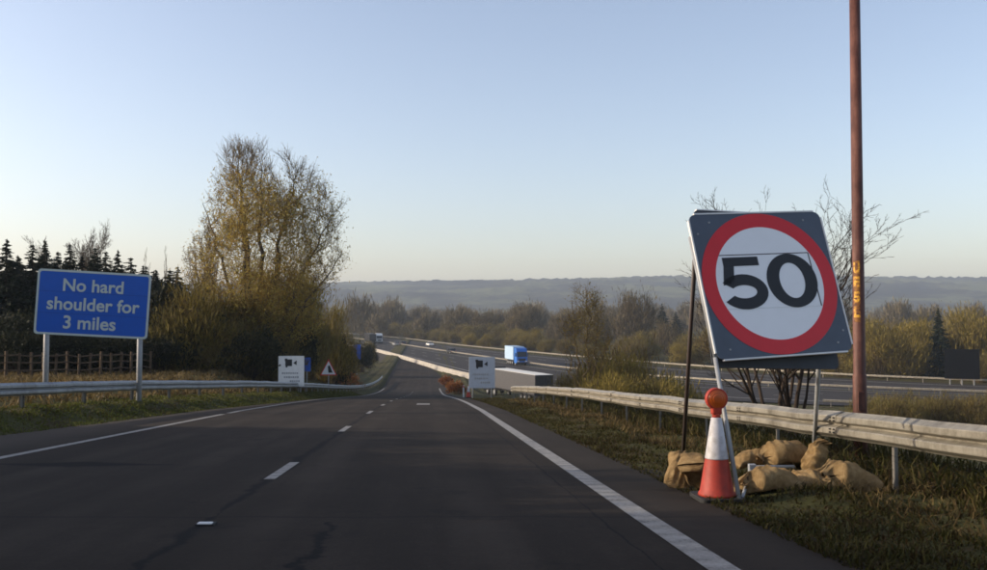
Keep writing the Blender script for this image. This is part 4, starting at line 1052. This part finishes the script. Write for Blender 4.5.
for k, px in enumerate(range(866, 1050, 11)):
    Yq = 86 + 4 * math.sin(k * 2.7); p = at(px, 392 + 5 * math.sin(k * 1.9), Yq)
    shrub('brown%d' % (k % 3), 'low brown scrub bush on the slope just beyond the right barrier', (p.x, p.y, ZV - .1), (p.z - ZV) / 4.0, 'low scrub bushes beyond the right barrier', wide=.8)
conifer(938, 307, 158, 'lone dark conifer standing above the scrub on the far right', None, 0, 1.0)
conifer(662, 303, 330, 'dark broad conifer in the valley left of the 50 sign', None, 1, 1.3)
conifer(676, 311, 325, 'smaller dark conifer touching the broad conifer in the valley', None, 2, 1.2)
conifer(557, 318, 420, 'low dark conifer among the grey woods in the middle distance', None, 1, 1.7)

# far woods: one mass
def wood(name, seed, n, y0, y1, proto_keys, mats, smin, smax):
    rg_ = rs(seed); parts = []
    src = []
    for kk in proto_keys:
        me = PROTO[kk][1]; nv = len(me.vertices); co = np.empty(nv * 3, np.float32); me.vertices.foreach_get('co', co)
        src.append(co.reshape(-1, 4, 3))
    for i in range(n):
        Yq = y0 + (y1 - y0) * rg_.rand() ** 1.2; X = (rg_.rand() * 1.5 - .75) * Yq
        s = smin + (smax - smin) * rg_.rand(); a = src[rg_.randint(len(src))]
        a = a[rg_.rand(len(a)) < .38]
        cen = a.mean(1, keepdims=True); a = (a - cen) * 1.9 + cen
        th = rg_.rand() * 6.28; c, s_ = math.cos(th), math.sin(th)
        b = a * s; b = np.stack([b[..., 0] * c - b[..., 1] * s_ + X, b[..., 0] * s_ + b[..., 1] * c + Yq, b[..., 2] * (.85 + .3 * rg_.rand()) + max(ZV, float(hill_h(np.array(X), np.array(Yq)))) - .2], -1)
        parts.append(b.reshape(-1, 3))
    V = np.concatenate(parts); F = np.arange(len(V)).reshape(-1, 4)
    tag(link(name, np_mesh(name, V, F), mats), 'hazy mass of leafless woodland filling the valley floor' if seed == 1 else 'hazy evergreen clumps scattered through the far valley woods', 'woodland', kind='stuff')
wood('woodland', 1, 420, 390, 1250, ['grey0', 'grey1', 'grey2'], M['grey_twig'], 1.5, 2.4)
wood('evergreen_clumps', 2, 60, 420, 1250, ['dark0', 'dark1'], M['evergreen'], 1.2, 2.4)

# ------------------------------------------------------------------ grass
def blades(name, n, lfun, hs, wd, mat, seed, label, ylo, yhi, power=1.6):
    rg_ = rs(seed); Yq = ylo + (yhi - ylo) * rg_.rand(n) ** power; l = lfun(Yq, rg_)
    cl = 0.5 + 0.5 * np.sin(l * 3.3 + 2 * np.sin(Yq * 1.9)) * np.sin(Yq * 2.6 + l * 1.7)
    keep = rg_.rand(n) < (0.35 + 0.65 * cl); Yq, l, cl = Yq[keep], l[keep], cl[keep]; n = len(l)
    g = ground(l, Yq); base = np.stack([l - shear(Yq), Yq, g - .01], 1)
    h = hs * (0.35 + 0.9 * rg_.rand(n)) * (.55 + .7 * cl); dirs = rg_.randn(n, 3) * .45; dirs[:, 2] = 1; dirs /= np.linalg.norm(dirs, axis=1, keepdims=True)
    a = rg_.rand(n) * 6.283; side = np.stack([np.cos(a), np.sin(a), 0 * a], 1) * (wd * (.6 + .8 * rg_.rand(n)) * (1 + Yq * .03))[:, None]
    bend = rg_.randn(n, 3) * .35; bend[:, 2] = -.15
    m_ = base + dirs * (h * .55)[:, None]; t = base + (dirs + bend) * h[:, None]
    V = np.stack([base - side, base + side, m_ + side * .75, m_ - side * .75, t], 1).reshape(-1, 3)
    q = np.arange(n)[:, None] * 5
    F = np.concatenate([q + [[0, 1, 2]], q + [[0, 2, 3]], q + [[3, 2, 4]]])
    return tag(link(name, np_mesh(name, V, F), mat), label, 'grass', kind='stuff')
blades('grass', 150000, lambda Y, g: 2.62 + 4.6 * g.rand(len(Y)) ** 1.15, 0.085, .006, M['grass'], 1, 'short rough brown and green grass on the right verge', 3.6, 54, 1.9)
blades('weeds', 16000, lambda Y, g: 3.9 + 2.2 * g.rand(len(Y)), 0.19, .006, M['straw'], 2, 'tall dead weeds and straw along the foot of the right barrier', 3.8, 46, 1.7)
blades('weeds', 16000, lambda Y, g: 4.95 + 1.7 * g.rand(len(Y)), 0.42, .008, M['grass'], 7, 'tall dark rank grass and weeds behind the right barrier', 3.0, 40, 1.5)
blades('grass', 60000, lambda Y, g: aL(Y) + .05 - (aL(Y) - barL(Y) + 1.2) * g.rand(len(Y)), 0.10, .009, M['sunlit_bank_grass'], 3, 'short green grass on the bank under the left barrier', 12, 92, 1.3)
blades('field_grass', 60000, lambda Y, g: barL(Y) - .8 - 24 * g.rand(len(Y)), 0.30, .016, M['straw'], 4, 'pale dry grass in the field beyond the left barrier', 20, 74, 1.0)

# ------------------------------------------------------------------ traffic
def wheelset(r, spots, rad, wd=.28):
    me = rm = None
    for (x, y) in spots:
        if me is None:
            b = MB(); b.tube([(-wd / 2, 0, 0), (-wd / 2 + .03, 0, 0), (wd / 2 - .03, 0, 0), (wd / 2, 0, 0)], [rad * .92, rad, rad, rad * .92], 20); wh = b.build('wheel', M['rubber'], r); me = wh.data
            b = MB(); b.tube([(-wd / 2 - .012, 0, 0), (wd / 2 + .012, 0, 0)], rad * .55, 14); ri = b.build('rim', M['silver'], wh); rm = ri.data
        else:
            wh = link('wheel', me, None, r); link('rim', rm, None, wh)
        wh.location = (x, y, rad)
def lorry(label, loc, rz, cabm, side, roofm, L=16.5, rear=None, H=4.0):
    """faces -Y (cab towards -Y)"""
    r = thing('lorry', label, 'lorry', loc, (0, 0, rz)); f = -L / 2
    b = MB(); b.prism([(f, .55), (f + .02, 1.9), (f + .28, 3.05), (f + .75, 3.75), (f + 2.2, 3.85), (f + 2.2, .55)], 'x', -1.22, 1.22, bev=.06); cab = b.build('cab', cabm, r)
    b = MB(); b.prism([(f - .012, 1.92), (f + .255, 3.0), (f + .30, 3.0), (f + .05, 1.9)], 'x', -1.1, 1.1); b.build('windscreen', M['glass'], cab)
    for s in (-1, 1):
        b = MB(); b.prism([(f + .35, 1.95), (f + .45, 2.75), (f + 1.2, 2.75), (f + 1.25, 1.95)], 'x', s * 1.222, s * 1.232); b.build('side_window', M['glass'], cab)
        b = MB(); b.box((s * .88, f - .01, .95), (.42, .08, .24), bev=.02); b.build('headlight', M['lens'], cab)
        b = MB(); b.box((s * 1.38, f + .22, 2.4), (.16, .14, .7), bev=.02); b.build('mirror', M['black'], cab)
    b = MB(); b.box((0, f - .015, 1.3), (1.5, .06, .5)); b.build('grille', M['black'], cab)
    b = MB(); b.box((0, f - .02, .6), (2.4, .16, .36), bev=.03); b.build('bumper', M['darkpaint'], cab)
    y0, y1 = f + 2.75, L / 2
    b = MB(); b.box((0, (y0 + y1) / 2, (1.15 + H) / 2), (2.52, y1 - y0, H - 1.15), bev=.03); tr = b.build('trailer', side, r)
    b = MB(); b.box((0, (y0 + y1) / 2, H + .02), (2.50, y1 - y0 - .04, .03)); b.build('roof', roofm, tr)
    b = MB(); 
    for s in (-1, 1): b.box((s * .62, y1 + .012, (1.2 + H) / 2), (1.18, .02, H - 1.35))
    b.build('rear_door', rear or side, tr)
    b = MB(); b.box((0, (f + 1 + y1) / 2, .95), (.9, L - 1.4, .3)); b.build('chassis', M['black'], r)
    b = MB(); b.box((0, y1 - .05, .62), (2.3, .1, .14)); b.build('rear_bumper', M['darkpaint'], r)
    wheelset(r, [(s * 1.05, q) for s in (-1, 1) for q in (f + 1.35, f + 3.9, y1 - 4.6, y1 - 3.3, y1 - 2.0)], .5)
    return r
def mdir(k, f):
    A = mline(f); d = A[min(k + 1, len(A) - 1)] - A[k]; return math.atan2(d[1], d[0])
def near_k(f, px, Yd):
    A = mline(f); return int(np.argmin(np.abs(A[:, 1] - Yd)))
p = at(516, 363, 200); k = near_k(.75, 516, 200)
lorry('blue lorry with pale blue trailer side driving towards the viewer on the valley motorway', (p.x, p.y, ZM), R(14), M['lorry_blue'], M['curtain'], M['curtain'], 10)
p = at(546, 375, 112)
lorry('long grey lorry seen from behind with dark doors and pale roof below the right barrier', (p.x - 3.5, p.y + 8, ZM), R(22) + math.pi, M['darkpaint'], M['trailer'], M['roof'], 17.5, M['darkpaint'], H=(p.z - ZM))
p = at(377, 343, 345); lorry('distant white lorry at the left end of the motorway beside the trees', (p.x, p.y, ZM), R(18), M['white'], M['white'], M['white'], 10, H=3.4)
p = at(370, 344, 340); lorry('distant dark lorry half hidden by the bushes at the end of the motorway', (p.x, p.y, ZM), R(18) + math.pi, M['darkpaint'], M['darkpaint'], M['darkpaint'], 12, H=3.8)
def car(label, loc, rz, m):
    r = thing('car', label, 'car', loc, (0, 0, rz))
    b = MB(); b.prism([(-2.1, .35), (-2.15, .75), (-1.2, .92), (1.6, .95), (2.1, .85), (2.1, .35)], 'x', -.88, .88, bev=.06); bo = b.build('body', m, r)
    b = MB(); b.prism([(-1.15, .92), (-.45, 1.42), (1.0, 1.45), (1.75, .95)], 'x', -.76, .76, bev=.05); b.build('cabin', M['glass'], bo)
    b = MB(); b.box((0, .3, 1.455), (1.3, 1.35, .03), bev=.01); b.build('roof', m, bo)
    for s in (-1, 1):
        b = MB(); b.box((s * .62, -2.13, .68), (.34, .06, .14)); b.build('headlight', M['lens'], bo)
        b = MB(); b.box((s * .66, 2.10, .76), (.28, .05, .14)); b.build('tail_light', M['red_sheet'], bo)
    wheelset(r, [(s * .80, q) for s in (-1, 1) for q in (-1.35, 1.3)], .32, .2)
for px, py, Y, m, flip, lab in ((396, 346, 318, M['silver'], 1, 'distant silver car on the motorway near the bushes'), (403, 345, 325, M['darkpaint'], 1, 'distant dark car just ahead of the silver car'), (451.5, 353, 255, M['darkpaint'], 1, 'dark car on the motorway above the right camera board'), (430, 343.5, 315, M['white'], 0, 'tiny white car on the far carriageway')):
    p = at(px, py, Y); car(lab, (p.x, p.y, ZM + .02), R(20) + math.pi * flip, m)

# dark sign seen from behind, far right
p = at(962, 364, 142); z = p.z - ZV
r = thing('large_sign', 'large dark sign seen from behind on three posts beyond the far right barrier', 'road sign', (p.x, p.y, ZV), (0, 0, R(-18)))
b = MB(); b.box((0, 0, z), (5.0, .12, 4.7), bev=.03); b.build('panel', M['sign_black'], r)
for sx in (-1.7, 0, 1.7):
    b = MB(); b.tube([(sx, .16, -.5), (sx, .16, z + 1.9)], .11, 8); b.build('post', M['grey'], r)
for zz in (-1.4, 0, 1.4):
    b = MB(); b.box((0, .085, z + zz), (4.8, .05, .12)); b.build('back_rail', M['darkframe'], r)

# ------------------------------------------------------------------ valley air
hz = NT('valley_air')
hz.t.nodes.remove(hz.b)
pv = hz.n('ShaderNodeVolumePrincipled'); pv.inputs['Color'].default_value = (0.72, 0.84, 1.0, 1); pv.inputs['Density'].default_value = 0.00021; pv.inputs['Anisotropy'].default_value = 0.1
hz.t.links.new(pv.outputs[0], hz.t.nodes['Material Output'].inputs['Volume'])
b = MB(); b.box((0, 1580, 49), (7200, 3700, 125)); ho = b.build('haze', hz.m); tag(ho, kind='stuff')
